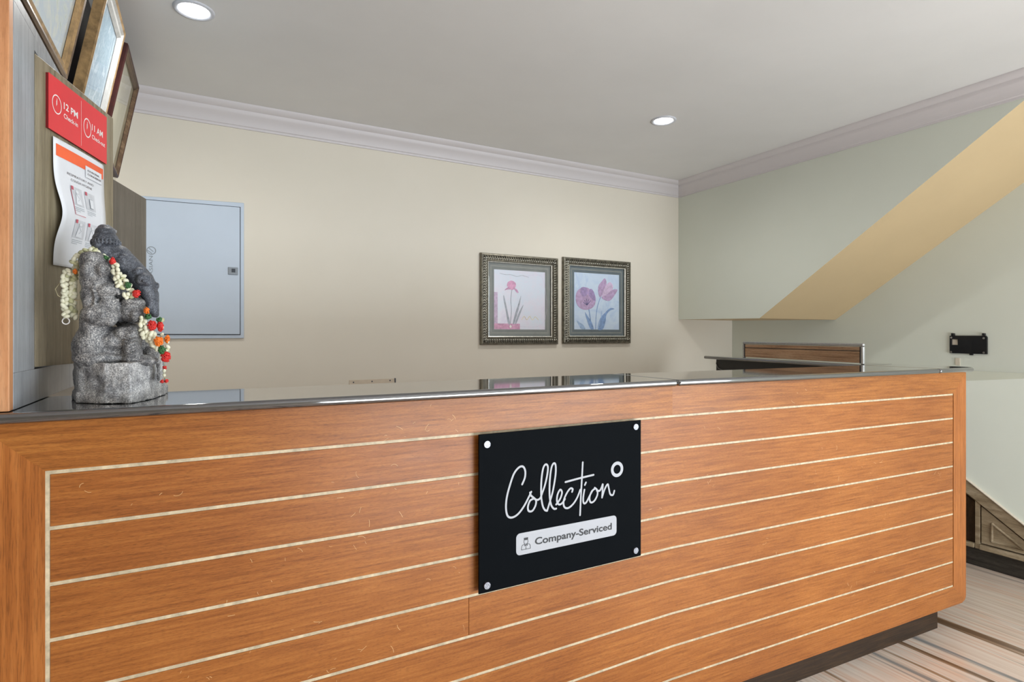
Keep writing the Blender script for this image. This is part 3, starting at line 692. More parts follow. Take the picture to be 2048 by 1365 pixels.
# small cover plate low on the back wall
p0 = PY(698.5, 762, YB - .002); p1 = PY(789, 757.5, YB - .002)
cp = thing('cover_plate', tuple(PY(744, 770, YB)), 'narrow beige blank cover plate with three screws low on the back wall', 'cover plate')
MB().box((p0.x, YB - .005, p1.z - .05), (p1.x, YB, p1.z)).build('plate', 'dust', cp, bevel=.001)
MB().box((p1.x, YB - .008, p1.z - .028), (p1.x + .006, YB, p1.z + .002)).build('end_clip', 'gap', cp)
for px, py in ((707, 765.3), (744, 763.4), (780, 761.4)):
    p = PY(px, py, YB - .005); MB().cyl(p, (0, -1, 0), .0042, .0015, 12).build('screw', 'gap', cp)

# ------------------------------------------------------------------ BLACK BRACKET ON RIGHT WALL
bk = thing('wall_bracket', tuple(PX(1937, 708, XW)), 'black plastic mounting plate with a square window on the right wall', 'bracket')
def w2(px, py, off=0): return PX(px, py, XW - off)
def wall_poly(pts, off, thick, mat, parent, name, bevel=.001):
    P = [PX(a, b, XW - off) for a, b in pts]
    m_ = MB(); return m_.ngon_prism(P, (thick, 0, 0)).build(name, mat, parent, bevel=bevel)
K = lambda cx, cy: (1850 + cx / 8.53, 640 + cy / 8.53)
# four bars around the window, so the window is a real hole
X0, X1 = 418, 1055
yt = lambda x: 268 + (x - X0) * 10 / 637.; yb = lambda x: 570 + (x - X0) * 20 / 637.
def q4(a, b, c, d, name='plate_part'):
    return [K(*a), K(*b), K(*c), K(*d)]
wall_poly([K(418, 570), K(418, 275), K(455, 269), K(455, 571)], .012, .012, 'bracket', bk, 'plate')
wall_poly([K(455, 571), K(455, 428), K(558, 430), K(558, 574)], .012, .012, 'bracket', bk, 'plate', 0)
wall_poly([K(455, 330), K(455, 269), K(558, 271), K(558, 332)], .012, .012, 'bracket', bk, 'plate', 0)
wall_poly([K(558, 574), K(558, 271), K(1035, 272), K(1055, 300), K(1055, 588)], .012, .012, 'bracket', bk, 'plate', 0)
wall_poly([K(456, 427), K(456, 331), K(557, 332), K(557, 429)], .004, .004, 'cream', bk, 'window_backing', 0)
for cx_ in (467, 993):
    wall_poly([K(cx_ - 26, 270), K(cx_ - 26, 228), K(cx_ + 26, 230), K(cx_ + 26, 272)], .016, .016, 'bracket', bk, 'hook', .002)
wall_poly([K(755, 605), K(755, 575), K(815, 577), K(815, 606)], .010, .010, 'bracket', bk, 'clip', .001)
for q in ((450, 305), (1003, 315), (447, 550), (1003, 560)):
    p = w2(*K(*q), .012); MB().cyl(p, (-1, 0, 0), .006, .002, 12).build('screw', 'chrome', bk)
ts = wall_poly([K(518, 775), K(518, 655), K(595, 657), K(595, 785)], .006, .006, 'cream', None, 'wall_tab', .001)
tag(ts, 'small pale plastic strip on the right wall just below the black mounting plate', 'wall strip')

# ------------------------------------------------------------------ SLOPING WOOD PANELLING AT THE RIGHT
XP = 3.69
pn = thing('stair_panelling', (3.7, 1.4, 0), 'weathered brown wooden stair side panelling with a sloping top beyond the counter end', 'panelling')
E = lambda cx, cy: (1900 + cx / 5.69, 940 + cy / 5.69)
def PQ(cx, cy, off=0): return PX(*E(cx, cy), XP - off)
ta, tb = PQ(185, 100), PQ(842, 620); sl = (tb.z - ta.z) / (tb.y - ta.y)
ztop = lambda y: ta.z + sl * (y - ta.y)
ba, bb = PQ(185, 860), PQ(842, 1080); zpl = (ba.z + bb.z) / 2; 
print('panel', ta, tb, sl, ba, bb)
yfar = 2.2; ynear = ta.y - (ta.z - .16) / sl
MB().ngon_prism([(XP + .02, yfar, .1), (XP + .02, ynear, .1), (XP + .02, ynear, ztop(ynear) - .004), (XP + .02, yfar, ztop(yfar) - .004)], (XW - XP - .03, 0, 0)).build('body', 'umber', pn)
hr = .075
MB().ngon_prism([(XP - .012, yfar, ztop(yfar) - hr), (XP - .012, ynear, ztop(ynear) - hr), (XP - .012, ynear, ztop(ynear)), (XP - .012, yfar, ztop(yfar))], (.035, 0, 0)).build('sloping_rail', 'umber', pn, bevel=.003)
MB().ngon_prism([(XP - .02, yfar, ztop(yfar) + .0005), (XP - .02, ynear, ztop(ynear) + .0005), (XP - .02, ynear, ztop(ynear) + .006), (XP - .02, yfar, ztop(yfar) + .006)], (.03, 0, 0)).build('highlight_strip', 'cream', pn, bevel=.001)  # thin cream strip painted in as the highlight along the rail
zw = 1.05; m = MB(); A_ = [(XP, yfar, ztop(yfar) - .002), (XP, ynear, ztop(ynear) - .002), (XW - .001, ynear, zw), (XW - .001, yfar, zw)]; B_ = [(XW - .001, yfar, ztop(yfar) - .002), (XW - .001, ynear, ztop(ynear) - .002)]
m.add(A_ + B_, [(0, 1, 2, 3), (0, 4, 5, 1), (0, 3, 4), (1, 5, 2), (4, 3, 2, 5)]); m.build('wall_added_wedge', 'wall2', kind='structure')  # added wedge, sloped so its shading runs into the wall
MB().box((XP + .012, ynear + .02, 0), (XW, yfar, .1)).build('plinth', 'uplinth', pn)
MB().box((XP - .015, ynear, .1005), (XP + .02, PQ(345, 500).y, .128)).build('base_moulding', 'umber', pn, bevel=.004)
ysl, ysr = PQ(288, 500).y, PQ(342, 500).y
MB().ngon_prism([(XP - .004, ysl, .1), (XP - .004, ysr, .1), (XP - .004, ysr, ztop(ysr) - hr), (XP - .004, ysl, ztop(ysl) - hr)], (.024, 0, 0)).build('stile', 'umber', pn, bevel=.002)
MB().box((XP - .012, ysl + .002, .1005), (XP + .02, yfar, .125)).build('base_moulding', 'umber', pn, bevel=.004)
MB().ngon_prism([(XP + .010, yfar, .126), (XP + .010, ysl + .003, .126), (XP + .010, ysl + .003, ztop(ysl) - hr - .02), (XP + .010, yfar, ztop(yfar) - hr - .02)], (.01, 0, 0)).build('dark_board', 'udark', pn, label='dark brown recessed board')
yd = ysr - .006
y_end = yd - (ztop(yd) - hr - .01 - .134) / sl
dr = MB().ngon_prism([(XP - .002, yd, .134), (XP - .002, y_end, .134), (XP - .002, yd, ztop(yd) - hr - .01)], (.02, 0, 0)).build('panel_door', 'umber', pn, bevel=.002)
i1_, i2_, i3_ = PQ(480, 612), PQ(480, 818), None
zz0 = i2_.z; zz1 = i1_.z; yi = i1_.y; ye = yi - (zz1 - zz0) / sl
for a, b in (((yi, zz0), (ye, zz0)), ((ye, zz0), (yi, zz1)), ((yi, zz1), (yi, zz0))):
    MB().tube([(XP - .003, a[0], a[1]), (XP - .003, b[0], b[1])], .006, 6).build('inset_bead', 'umber', dr, smooth=True)

# ------------------------------------------------------------------ LEFT CABINET
XC = -.295; zcb = ZT + .001; zct = 1.873; Y0, Y1 = 1.320, 2.60
cab = thing('wall_cabinet', (XC - .15, 1.9, zcb), 'grey laminate cupboard above the left end of the counter, two doors ajar', 'cabinet')
h1, h2 = 1.466, 1.852
zd0, zd1, zd2 = H - .062, H + .570, H + .473
MB().box((-.648, Y0, zcb), (-.63, Y1, zct)).build('back_board', 'lam_grey', cab)
MB().box((-.63, Y0, zct - .02), (XC, Y1, zct)).build('top_board', 'lam_grey', cab)
MB().box((-.63, Y0, zcb), (XC, Y1, zd0 - .004)).build('bottom_board', 'lam_grey', cab, bevel=.001)
MB().box((-.63, Y0, zd0 - .004), (XC, h1 - .002, zct - .02)).build('side_board', 'lam_grey', cab, bevel=.001)
MB().box((-.63, h1 + .35, zd0 - .004), (XC - .002, h1 + .372, zct - .02)).build('divider', 'lam_grey', cab)
MB().box((-.63, Y1 - .2, zd0 - .004), (XC, Y1, zct - .02)).build('side_board', 'lam_grey', cab)
MB().box((-.63, h1 - .002, zd1 + .006), (XC, h1 + .35, zct - .02)).build('lintel', 'lam_grey', cab)
MB().box((-.63, h1 + .372, zd2 + .006), (XC, Y1 - .2, zct - .02)).build('lintel', 'lam_grey', cab)
dd_ang = YAW - math.radians(13.54)    # door swing from +Y towards +X
ddir = Vector((math.sin(dd_ang), math.cos(dd_ang), 0)); dn = Vector((ddir.y, -ddir.x, 0))  # dn faces the room (+X side)
if dn.x < 0: dn = -dn
def door(hy, wd, z0, z1, mat, lab):
    h = Vector((XC + .001, hy, 0)); t_ = -dn * .018
    pts = [h, h + t_, h + ddir * wd + t_, h + ddir * wd]
    m_ = MB().hexa([upz(p, z0) for p in pts] + [upz(p, z1) for p in pts])
    d_ = m_.build('door', mat, cab, bevel=.001, label=lab)
    for z in (z0 + .08, z1 - .1):
        MB().cyl(upz(h - ddir * .003 - dn * .004, z), (0, 0, 1), .0035, .05, 8).build('hinge', 'gap', d_)
    return h
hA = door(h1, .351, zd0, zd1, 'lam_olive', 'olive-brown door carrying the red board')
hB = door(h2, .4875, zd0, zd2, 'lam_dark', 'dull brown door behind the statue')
def ondoor(px, py, off=0):
    return PP(px, py, hA + dn * off, dn)
pil = thing('wooden_pillar', (-.47, 1.31, zcb), 'pale orange wooden pillar board at the far left, standing on the worktop end', 'pillar')
MB().box((-.75, 1.295, zcb), (XC - .0005, 1.3195, ZC - .001)).build('face_board', 'orange_col', pil, bevel=.0015)
MB().box((-.75, 1.3196, zcb), (-.655, 1.3596, ZC - .001)).build('core_board', 'orange_col', pil)

# red board with the times
off_b = .006
def tcoord(px, py, off=off_b): p = ondoor(px, py, off); return (Vector((p.x, p.y, 0)) - (hA + dn * off)).dot(ddir), p.z
tl, tr_, br_, bl_ = tcoord(97, 144), tcoord(213.5, 235), tcoord(213.5, 329), tcoord(98, 256)
print('board', tl, tr_, br_, bl_)
bt0, bt1 = (tl[0] + bl_[0]) / 2, (tr_[0] + br_[0]) / 2
def onboard(u, v, off): return upz(hA + ddir * u + dn * (off_b + .0005 + off), v)
rb = thing('time_board', tuple(upz(hA + ddir * (bt0 + bt1) / 2 + dn * .006, bl_[1])), 'red board with white check-in and check-out times on the cupboard door', 'notice board')
def quadbox(pts, t_, mat, parent, name, bevel=.001):
    a = [hA + ddir * u + dn * off_b + Vector((0, 0, v)) for u, v in pts]
    return MB().ngon_prism(a, -dn * t_).build(name, mat, parent, bevel=bevel)
quadbox([(bt0, bl_[1]), (bt1, br_[1]), (bt1, tr_[1]), (bt0, tl[1])], .0008, 'red', rb, 'board', 0)
off_b = .0051; quadbox([(bt0 + .0004, bl_[1] + .0004), (bt1 - .0004, br_[1] + .0004), (bt1 - .0004, tr_[1] - .0004), (bt0 + .0004, tl[1] - .0004)], .0048, 'redside', rb, 'board_edge', 0); off_b = .006
def BUV(px, py): return tcoord(px, py, off_b)
G = lambda cx, cy: BUV(60 + cx / 5.25, 80 + cy / 5.25)
bw = bt1 - bt0
fl = Flat(onboard)
a0 = G(352, 720); a1 = G(500, 810); fl.text('12 PM', a0[0], a0[1], a1[0] - a0[0], abs(G(360, 660)[1] - G(360, 725)[1]) * 1.1, 0, .018)
b0 = G(352, 805); b1 = G(500, 905); fl.text('Check-in', b0[0], b0[1] - .002, b1[0] - b0[0], .0105, 0, .012)
a2 = G(648, 945); a3 = G(762, 1030); fl.text('11 AM', a2[0], a2[1], a3[0] - a2[0], abs(G(655, 890)[1] - G(655, 950)[1]) * 1.1, 0, .018)
b2 = G(648, 1025); b3 = G(785, 1110); fl.text('Check-out', b2[0], b2[1] - .002, b3[0] - b2[0], .0105, 0, .012)
fl.build('times_lettering', 'pure', rb, kind='stuff')
fl = Flat(onboard)
for (cc, top_, rx_) in (((280, 678), (262, 572), 50), ((600, 925), (585, 825), 40)):
    c_ = G(*cc); rz = abs(G(cc[0], cc[1] - 100)[1] - c_[1]); ru = abs(G(cc[0] + rx_, cc[1])[0] - G(cc[0] - rx_, cc[1])[0]) / 2
    fl.ring(c_, ru, ru - .0022, asp=ru / rz if rz else 1); fl.stroke([c_, (c_[0], c_[1] + rz * .6)], .0016)
    fl.stroke([(c_[0] - .002, c_[1] - .003), (c_[0] - .002, c_[1] + rz * .35)], .0014)
um = G(535, 600)[0]; fl.stroke([(um, bl_[1] + .006), (um, tl[1] - .006)], .0009, cap=False)
fl.build('clock_symbols', 'pure', rb, kind='stuff')

# hanging paper notice
def wav(v):  # sheet billows along its height; v 0 bottom .. 1 top
    return .004 + .010 * math.exp(-((v - .42) / .2) ** 2)
P1, P2 = tcoord(108, 272, .006), tcoord(209, 331, .006); P3 = tcoord(108, 530, .006)
pt0, pt1 = P1[0], P2[0]; pzt0, pzt1 = P1[1], P2[1]; pzb = P3[1]
print('paper', P1, P2, P3)
pw_, ph_ = pt1 - pt0, pzt0 - pzb
pap = thing('paper_notice', tuple(upz(hA + ddir * (pt0 + pt1) / 2, pzb)), 'curling white paper hygiene notice with an orange header below the red board', 'notice')
def onpaper(u, v, off):
    u_, v_ = .5 + (u - .5) * (1 - .13 * math.exp(-((v - .42) / .17) ** 2)), v
    zz = pzb + ph_ * v_ + (pzt1 - pzt0) * u_
    return upz(hA + ddir * (pt0 + pw_ * u_) + dn * (wav(v_) + .002 * math.sin(3 * u_) + .0005 + off), zz)
Flat(onpaper).grid(0, 0, 1, 1, 10, 40).build('sheet', 'paper', pap, smooth=True)
mm = pap.children[0]; so = mm.modifiers.new('thickness', 'SOLIDIFY'); so.thickness = .0003; so.offset = -1
e_ = .0008
Flat(onpaper).grid(.04, .862, .97, .955, 12, 6, e_).build('orange_header', 'orange', pap)
Flat(onpaper).grid(.56, .80, .92, .90, 6, 6, e_ * 2).build('header_box', 'paper', pap)
fl = Flat(onpaper); fl.stroke([(.58, .80), (.92, .80), (.92, .86)], .004, e_ * 2.5, asp=2.2); fl.text('CORONA', .60, .858, .26, .016, e_ * 3, .02); fl.text('CONCIERGE', .60, .826, .30, .016, e_ * 3, .02); fl.build('header_lettering', 'ink', pap, kind='stuff')
fl = Flat(onpaper); fl.text('RESPIRATORY AND', .22, .752, .52, .020, e_); fl.text('COUGH HYGIENE', .28, .712, .42, .020, e_); fl.build('title_lettering', 'ink', pap, kind='stuff')
for (u, v, k) in ((.25, .47, 0), (.52, .47, 1), (.25, .20, 2), (.52, .20, 3)):
    fr2 = Flat(onpaper); li = Flat(onpaper); rd = Flat(onpaper); wh = Flat(onpaper)
    fr2.grid(u, v + .05, u + .22, v + .20, 3, 5, e_)
    rd.grid(u + .005, v + .17, u + .045, v + .20, 1, 1, e_ * 3)
    for q in range(3): li.grid(u + .01, v + .03 - q * .014, u + (.21 if q < 2 else .12), v + .034 - q * .014, 2, 1, e_)
    if k == 1: li.grid(u + .08, v + .065, u + .16, v + .15, 1, 3, e_ * 2); wh.grid(u + .088, v + .07, u + .152, v + .145, 1, 3, e_ * 3)
    else:
        wh.poly([(u + .11 + .03 * math.cos(a / 8 * 6.283), v + .165 + .014 * math.sin(a / 8 * 6.283)) for a in range(8)], e_ * 2.5)
        wh.poly([(u + .08, v + .145), (u + .14, v + .145), (u + .17, v + .06), (u + .05, v + .06)], e_ * 2.5)
        li.stroke([(u + .08, v + .145), (u + .14, v + .11), (u + .10, v + .09)], .004, e_ * 3)
    pp_ = fr2.build('picture_panel', 'fig', pap); wh.build('figure', 'paper', pp_); li.build('caption_lines', 'figline', pp_, kind='stuff'); rd.build('number_tab', 'inkpink', pp_)
rd = Flat(onpaper)
rd.stroke([(.25, .64), (.25, .44), (.47, .44)], .010, e_ * 2, asp=2.2, cap=False); rd.stroke([(.75, .40), (.75, .20)], .008, e_ * 2, asp=2.2, cap=False)
rd.build('red_line', 'inkpink', pap, kind='stuff')

# ------------------------------------------------------------------ TILTED PICTURES HIGH ON THE LEFT WALL
def leaning(name, ya, yb_, lab, outer, innerm, art, zb=H + .69, zt=H + 1.105, xb=-.326, xt=-.248, fw=.04, inner2=None):
    ax_u = Vector((0, 1, 0)); ax_v = Vector((xt - xb, 0, zt - zb)); hgt = ax_v.length; ax_v.normalize(); ax_n = ax_u.cross(ax_v); 
    if ax_n.x < 0: ax_n = -ax_n
    o = Vector((xb, ya, zb)); wd = yb_ - ya
    fn = lambda u, v, off: o + ax_u * u + ax_v * v + ax_n * off
    t_ = thing(name, tuple(o + ax_u * wd / 2), lab, 'picture', 'glazed pictures tilted above the cupboard')
    pr = [(0, -.022), (0, .004), (.006, .008), (fw * .35, .006), (fw * .5, .0), (fw * .8, .002), (fw, -.006)]
    cs = [((0, 0), (1, 1)), ((wd, 0), (-1, 1)), ((wd, hgt), (-1, -1)), ((0, hgt), (1, -1))]
    for k in range(4):
        (a, da), (b, db) = cs[k], cs[(k + 1) % 4]
        for part, mt, nm in ((pr[:4], outer, 'frame_side'), (pr[3:], innerm, 'inner_moulding')):
            n = len(part); vs = [fn(p[0] + d[0] * i, p[1] + d[1] * i, h) for (p, d) in ((a, da), (b, db)) for i, h in part]
            MB().add(vs, [(i, i + 1, i + 1 + n, i + n) for i in range(n - 1)]).build(nm, mt, t_, smooth='angle')
    MB().hexa([fn(.001, .001, -.0225), fn(wd - .001, .001, -.0225), fn(wd - .001, hgt - .001, -.0225), fn(.001, hgt - .001, -.0225), fn(.001, .001, -.015), fn(wd - .001, .001, -.015), fn(wd - .001, hgt - .001, -.015), fn(.001, hgt - .001, -.015)]).build('backing', 'dark', t_)
    Flat(fn).grid(fw * .9, fw * .9, wd - fw * .9, hgt - fw * .9, off=-.008).build('picture_surface', art, t_)
    MB().add([fn(fw * .95, fw * .95, -.0062), fn(wd - fw * .95, fw * .95, -.0062), fn(wd - fw * .95, hgt - fw * .95, -.0062), fn(fw * .95, hgt - fw * .95, -.0062)], [(0, 1, 2, 3)]).build('glass_pane', 'glass', t_)
    return t_, fn, wd, hgt
leaning('glazed_picture', 1.385, 1.925, 'large glazed picture with painted pastel reflections in a dark frame, nearest of the tilted pictures', 'pbrown', 'pgold', 'glass_art1', fw=.038)
leaning('glazed_picture', 2.115, 2.49, 'glazed picture with painted blue-white reflections, middle of the three tilted pictures', 'pgold', 'plight', 'glass_art2', fw=.05)
leaning('glazed_picture', 2.575, 3.0, 'olive picture in a narrow dark red frame tilted by the back wall corner', 'pred', 'pbrown', 'glass_art3', fw=.03)
# torn paper scraps left on the dark wall between the pictures
rs = random.Random(5)
for (yc, zc2, sz, lab) in ((1.955, H + 1.03, .05, 'torn blue-white paper scrap in the gap left of the middle picture'), (2.53, H + .92, .045, 'torn pale paper scrap in the gap left of the dark red frame')):
    pts = [(yc + sz * (.5 + .5 * rs.random()) * math.cos(a * .524), zc2 + 1.5 * sz * (.5 + .5 * rs.random()) * math.sin(a * .524)) for a in range(12)]
    vs = [Vector((XL + .0085, a, b)) for a, b in pts]
    m_ = MB().prism(vs, (.0015, 0, 0)); tag(m_.build('paper_scrap', 'torn'), lab, 'paper scrap')

# ------------------------------------------------------------------ STONE STATUE
YST = 1.425
def S(cx, cy, v=0): return PY(90 + cx / 3.5, 430 + cy / 3.5, YST + v)
UX, UZ = (S(401, 500) - S(400, 500)).x, (S(400, 499) - S(400, 500)).z
st = thing('stone_statue', tuple(S(510, 1310)), 'carved grey stone elephant-headed seated figure on a rough plinth, draped with a garland', 'statue')
def remesh(m_, name, mat, voxel, smooth_it, disp, dsc, parent=st):
    me = bpy.data.meshes.new('tmp'); me.from_pydata(m_.v, [], m_.f); me.validate()
    ob = bpy.data.objects.new('tmp', me); C.objects.link(ob)
    r = ob.modifiers.new('r', 'REMESH'); r.mode = 'VOXEL'; r.voxel_size = voxel
    s_ = ob.modifiers.new('s', 'SMOOTH'); s_.factor = .5; s_.iterations = smooth_it
    bpy.context.view_layer.update()
    e = ob.evaluated_get(bpy.context.evaluated_depsgraph_get()).to_mesh()
    out = MB(); nn = [v.normal.copy() for v in e.vertices]
    out.v = []
    for v, n in zip(e.vertices, nn):
        p = v.co.copy(); d = noise.fractal(p * dsc, 1.0, 2.0, 4) * disp
        out.v.append(p + n * d)
    out.f = [tuple(p.vertices) for p in e.polygons]
    bpy.data.objects.remove(ob); bpy.data.meshes.remove(me)
    return out.build(name, mat, parent, smooth=True)
def B(m_, cx, cy, rx, ry, v, rv, ang=0):
    rot = Matrix.Rotation(-math.radians(ang), 3, 'Y') if ang else None
    m_.ell(S(cx, cy, v), (rx * UX, rv, ry * UZ), 24, 16, rot.to_3x3() if rot else None)
def chain(m_, pts, n=8):   # (cx,cy,r,v,rv)
    for a, b in zip(pts, pts[1:]):
        for k in range(n + 1):
            t_ = k / n; q = [a[i] + (b[i] - a[i]) * t_ for i in range(5)]
            m_.ell(S(q[0], q[1], q[3]), (q[2] * UX, q[4], q[2] * UZ * .95), 16, 12)
# plinth
zp_b, zp_t = ZT + .0005, S(500, 1036, -.05).z
fpt = [PZ(90 + a / 3.5, 430 + b / 3.5, ZT) for a, b in ((203, 1288), (232, 1318), (420, 1326), (600, 1322), (730, 1296), (822, 1266))]
back = [Vector((fpt[-1].x + .004, fpt[-1].y + .07, ZT)), Vector((fpt[-1].x - .03, YST + .105, ZT)), Vector((fpt[0].x + .03, YST + .11, ZT)), Vector((fpt[0].x - .004, fpt[0].y + .07, ZT))]
m = MB(); outl = [Vector((p.x, p.y, zp_b)) for p in fpt + back]
print('foot', fpt[0], fpt[2], fpt[-1])
m.ngon_prism(outl, (0, 0, zp_t - zp_b))
zl_ = S(700, 1190, -.04).z
lc = sum((p for p in outl), Vector()) / len(outl)
m.ngon_prism([Vector((lc.x + (p.x - lc.x) * 1.035, lc.y + (p.y - lc.y) * 1.035, zp_b)) for p in outl], (0, 0, (zl_ - zp_b) * .55))
plo = remesh(m, 'plinth', 'stone', .0022, 5, .0035, 38)
for v in plo.data.vertices: v.co.z = max(v.co.z, zp_b - WORLD[plo.name].z + .0002)
# seated body
m = MB()
B(m, 345, 935, 152, 190, .01, .062); B(m, 380, 1000, 190, 75, .01, .066); B(m, 500, 1000, 200, 60, .02, .06)
B(m, 352, 345, 112, 85, -.03, .034); B(m, 356, 440, 112, 150, -.028, .034); B(m, 335, 570, 82, 160, -.02, .036); B(m, 350, 760, 110, 160, -.008, .045)
B(m, 428, 525, 92, 62, -.034, .030, 20); B(m, 440, 625, 84, 60, -.026, .034); B(m, 320, 300, 70, 40, -.042, .024); B(m, 300, 395, 52, 70, -.050, .018); B(m, 400, 385, 56, 60, -.050, .018)
for q_ in ([(352, 455), (338, 520), (352, 580), (345, 640)], [(352, 455), (420, 462), (486, 500), (520, 560)], [(262, 330), (300, 350), (370, 352), (440, 335)]):
    m.tube([S(a, b, -.060 + abs(a - 370) * .00010) for a, b in crom(q_, 5)], .0032, 8)
B(m, 392, 700, 118, 92, -.03, .04); B(m, 330, 700, 66, 62, -.045, .025); B(m, 452, 705, 66, 80, -.036, .03)
B(m, 600, 680, 92, 74, -.01, .034); B(m, 620, 612, 90, 36, -.014, .036); B(m, 640, 700, 58, 55, -.03, .02); B(m, 520, 690, 60, 60, .0, .03)
B(m, 470, 890, 165, 104, .002, .044, 8); B(m, 610, 845, 84, 82, -.016, .036); B(m, 560, 835, 90, 62, -.012, .036); B(m, 608, 920, 66, 88, -.03, .03); B(m, 640, 960, 42, 60, -.03, .022)
B(m, 690, 1020, 105, 42, -.02, .03); B(m, 620, 1010, 80, 36, -.03, .024)
B(m, 700, 900, 92, 150, .03, .03); B(m, 740, 970, 70, 70, .02, .03); B(m, 560, 600, 120, 210, .03, .034); B(m, 480, 400, 100, 140, .03, .03)
m.box(tuple(S(782, 1165, -.012)), tuple(S(806, 1040, .004)))
body = remesh(m, 'seated_body', 'stone_body', .002, 4, .0022, 60)
# head, trunk
m = MB()
chain(m, [(425, 265, 92, .0, .036), (520, 300, 92, .0, .038), (610, 385, 88, .0, .038), (690, 470, 86, .0, .036), (735, 560, 66, .0, .028), (755, 640, 50, .0, .020), (768, 690, 34, .0, .014)])
B(m, 690, 452, 62, 44, -.034, .014, 25); B(m, 715, 472, 34, 26, -.038, .010); B(m, 650, 400, 50, 28, -.028, .014, 30); B(m, 783, 500, 18, 26, 0, .012)
B(m, 735, 650, 26, 34, -.012, .012); B(m, 545, 330, 60, 60, -.028, .016)
hd = remesh(m, 'head_and_trunk', 'stone_head', .0018, 3, .0012, 70)
MB().ell(S(700, 462, -.046), (28 * UX, .006, 15 * UZ), 16, 10).build('eye_lid', 'stone_head', hd, smooth=True)
m = MB()
B(m, 430, 205, 108, 30, 0, .038, 4); B(m, 428, 182, 102, 24, 0, .036, 4); B(m, 425, 165, 92, 45, 0, .034, 4); B(m, 422, 130, 76, 50, 0, .030, 4); B(m, 418, 98, 50, 30, 0, .02, 4); B(m, 380, 225, 50, 32, -.004, .034)
crn = remesh(m, 'crown', 'stone_head', .0017, 2, .0008, 90)
m = MB()
for k in range(17):
    a = -2.6 + 4.0 * k / 16
    p = S(430, 205, 0); q = Vector((p.x + 104 * UX * math.sin(a), p.y - .037 * math.cos(a), p.z + .001))
    m.ell(q, (.0022, .0022, .0058), 8, 6)
m.build('crown_band', 'stone_head', crn, smooth=True)
MB().hexa([S(440, 72, .01), S(500, 130, .01), S(500, 130, .018), S(440, 72, .018), S(436, 62, .01), S(506, 112, .01), S(506, 112, .018), S(436, 62, .018)]).build('crest_plate', 'stone', crn, bevel=.001, label='pale flat crest')
m = MB()
for k in range(12):
    m.ell(S(352 + k * 14.5, 596 + 4 * math.sin(k / 11 * 3.14), -.052 + abs(k - 6) * .0012), (.0026, .002, .0026), 8, 6)
m.build('arm_band', 'stone_body', body, smooth=True)
for k in range(5):
    z = 870 + k * 24
    MB().tube([S(555 + k * 4, z - 10, -.054), S(600, z + 6, -.0605), S(650 - k * 3, z - 12, -.054)], .0011, 6).build('carved_fold', 'stone_body', body, smooth=True)

# garland
gar = thing('flower_garland', tuple(S(430, 260)), 'garland of white jasmine buds with red, orange and green beads over the statue', 'garland')
bm = MB().ell((0, 0, 0), (.0038, .0038, .0056), 10, 7)
me_b = bpy.data.meshes.new('bud'); me_b.from_pydata(bm.v, [], bm.f); me_b.materials.append(M['bud'])
me_g = bpy.data.meshes.new('bud'); me_g.from_pydata(bm.v, [], bm.f); me_g.materials.append(M['bud2'])
for me in (me_b, me_g):
    for p in me.polygons: p.use_smooth = True
rs = random.Random(11); GB = WORLD[gar.name]
def bud(cx, cy, v, sc_=1, green=False):
    o = bpy.data.objects.new('bud', me_g if green else me_b); C.objects.link(o); o.parent = gar
    o.location = S(cx, cy, v) - GB; o.rotation_euler = (rs.uniform(-.8, .8), rs.uniform(-1.4, 1.4), rs.uniform(0, 3)); o.scale = (sc_,) * 3
def strand(pts, n, wd, v, sc_=1, gp=.12):
    P = crom(pts, 12)
    for i in range(n):
        q = P[int(i / max(1, n - 1) * (len(P) - 1))]; vv = v if not callable(v) else v(i / max(1, n - 1))
        for s_ in (-1, 0, 1) if wd > 26 else ((-1, 1) if wd > 10 else (0,)):
            bud(q[0] + s_ * wd * .62 + rs.uniform(-5, 5), q[1] + (s_ * 9) + rs.uniform(-6, 6), vv + rs.uniform(-.004, .004) - (.004 if s_ == 0 else 0), sc_ * rs.uniform(.9, 1.12), rs.random() < gp)
strand([(225, 350), (205, 420), (195, 520), (190, 620), (205, 712)], 15, 16, -.014, 1.15, .3)
strand([(165, 400), (135, 450), (140, 520), (140, 580), (138, 640), (145, 700)], 12, 12, -.022, 1.15, .1)
strand([(205, 335), (245, 290), (300, 262), (350, 250), (410, 275), (445, 305)], 14, 24, -.030, 1.05, .3)
strand([(490, 345), (492, 400), (505, 450), (528, 500)], 7, 24, -.052, 1.05, .05)
strand([(540, 420), (565, 470), (600, 520), (610, 560), (565, 572)], 7, 18, -.048, 1.05, .05)
strand([(685, 735), (690, 800), (705, 860)], 6, 22, -.044, 1.1, .05)
strand([(745, 830), (735, 880), (770, 925)], 6, 30, -.046, 1.15, .0)
strand([(820, 740), (818, 830), (850, 880), (862, 930), (848, 950)], 8, 10, -.03, 1.0, .1)
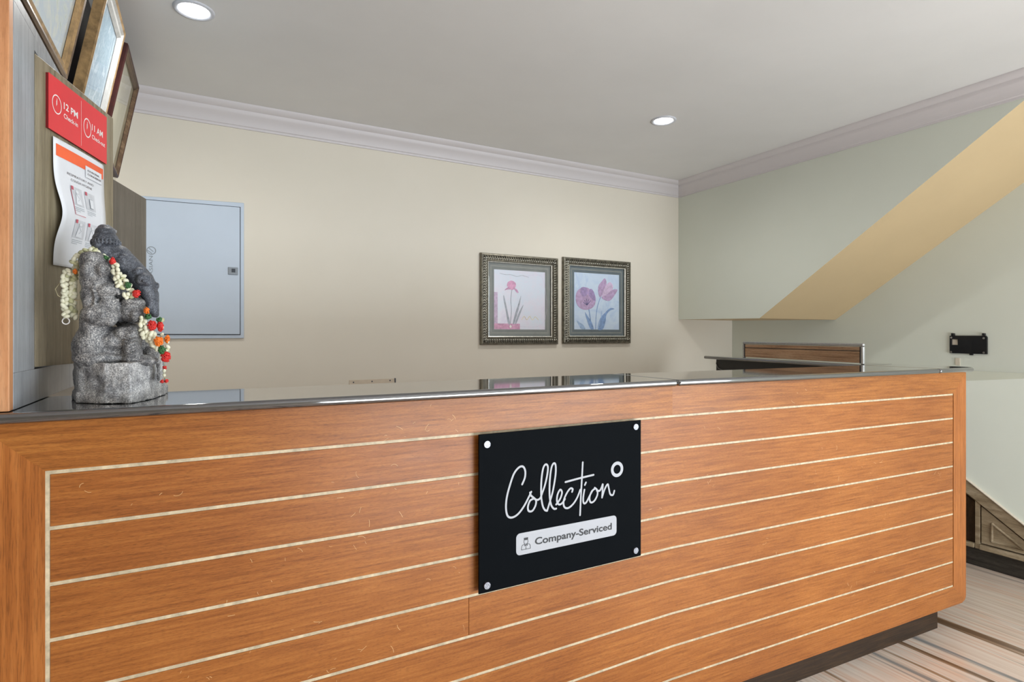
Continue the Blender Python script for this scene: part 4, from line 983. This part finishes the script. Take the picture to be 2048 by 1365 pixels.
strand([(838, 1095), (838, 1118)], 2, 0, -.03, .9, .1)
def beads(cx, cy, rx, ry, mat, n, v, nm):
    m_ = MB()
    for _ in range(n):
        a = rs.uniform(0, 6.283); r = math.sqrt(rs.random()); hx = r * math.cos(a); hz = r * math.sin(a)
        p = S(cx + rx * hx, cy + ry * hz, v - .007 * math.sqrt(max(0, 1 - r * r)) - .001)
        m_.ell(p, (.0017, .0017, .0017), 7, 5)
    m_.ell(S(cx, cy, v), (rx * UX * .9, .006, ry * UZ * .9), 12, 8)
    m_.build(nm, mat, gar, smooth=True, kind='stuff')
for a in ((472, 322, 20, 26, 'bred', -.054), (425, 300, 26, 14, 'bgreen', -.044), (582, 492, 22, 22, 'bgreen', -.052), (640, 552, 28, 26, 'bred', -.05), (212, 395, 14, 18, 'borange', -.03),
          (712, 672, 18, 22, 'borange', -.046), (722, 712, 22, 18, 'bgreen', -.048), (748, 775, 30, 34, 'bred', -.048), (795, 885, 32, 34, 'borange', -.06), (855, 870, 16, 26, 'borange', -.045),
          (800, 735, 20, 18, 'bgreen', -.034), (806, 782, 22, 34, 'bred', -.036), (820, 945, 26, 28, 'bgreen', -.05), (846, 995, 34, 36, 'bred', -.04), (838, 1070, 12, 14, 'bred', -.032), (820, 1168, 12, 13, 'bred', -.032), (850, 1165, 12, 13, 'bred', -.032)):
    beads(a[0], a[1], a[2], a[3], a[4], max(8, int(a[2] * a[3] / 11)), a[5], 'bead_cluster')
P_ = [S(146 + 26 * math.cos(k * .5236), 744 + 22 * math.sin(k * .5236), -.02) for k in range(12)]
MB().tube(P_, .0011, 6, closed=True).build('thread_ring', 'pure', gar, smooth=True, label='white thread ring')
m = MB(); m.tube([S(*p, -.018) for p in ((165, 420), (110, 470), (72, 520), (90, 565), (150, 600), (245, 598))], .0005, 5); m.tube([S(838, 1030, -.032), S(838, 1130, -.03), S(820, 1165, -.03)], .0007, 5); m.tube([S(838, 1130, -.03), S(850, 1165, -.03)], .0007, 5)
m.build('thread', 'thread', gar, smooth=True, kind='stuff')
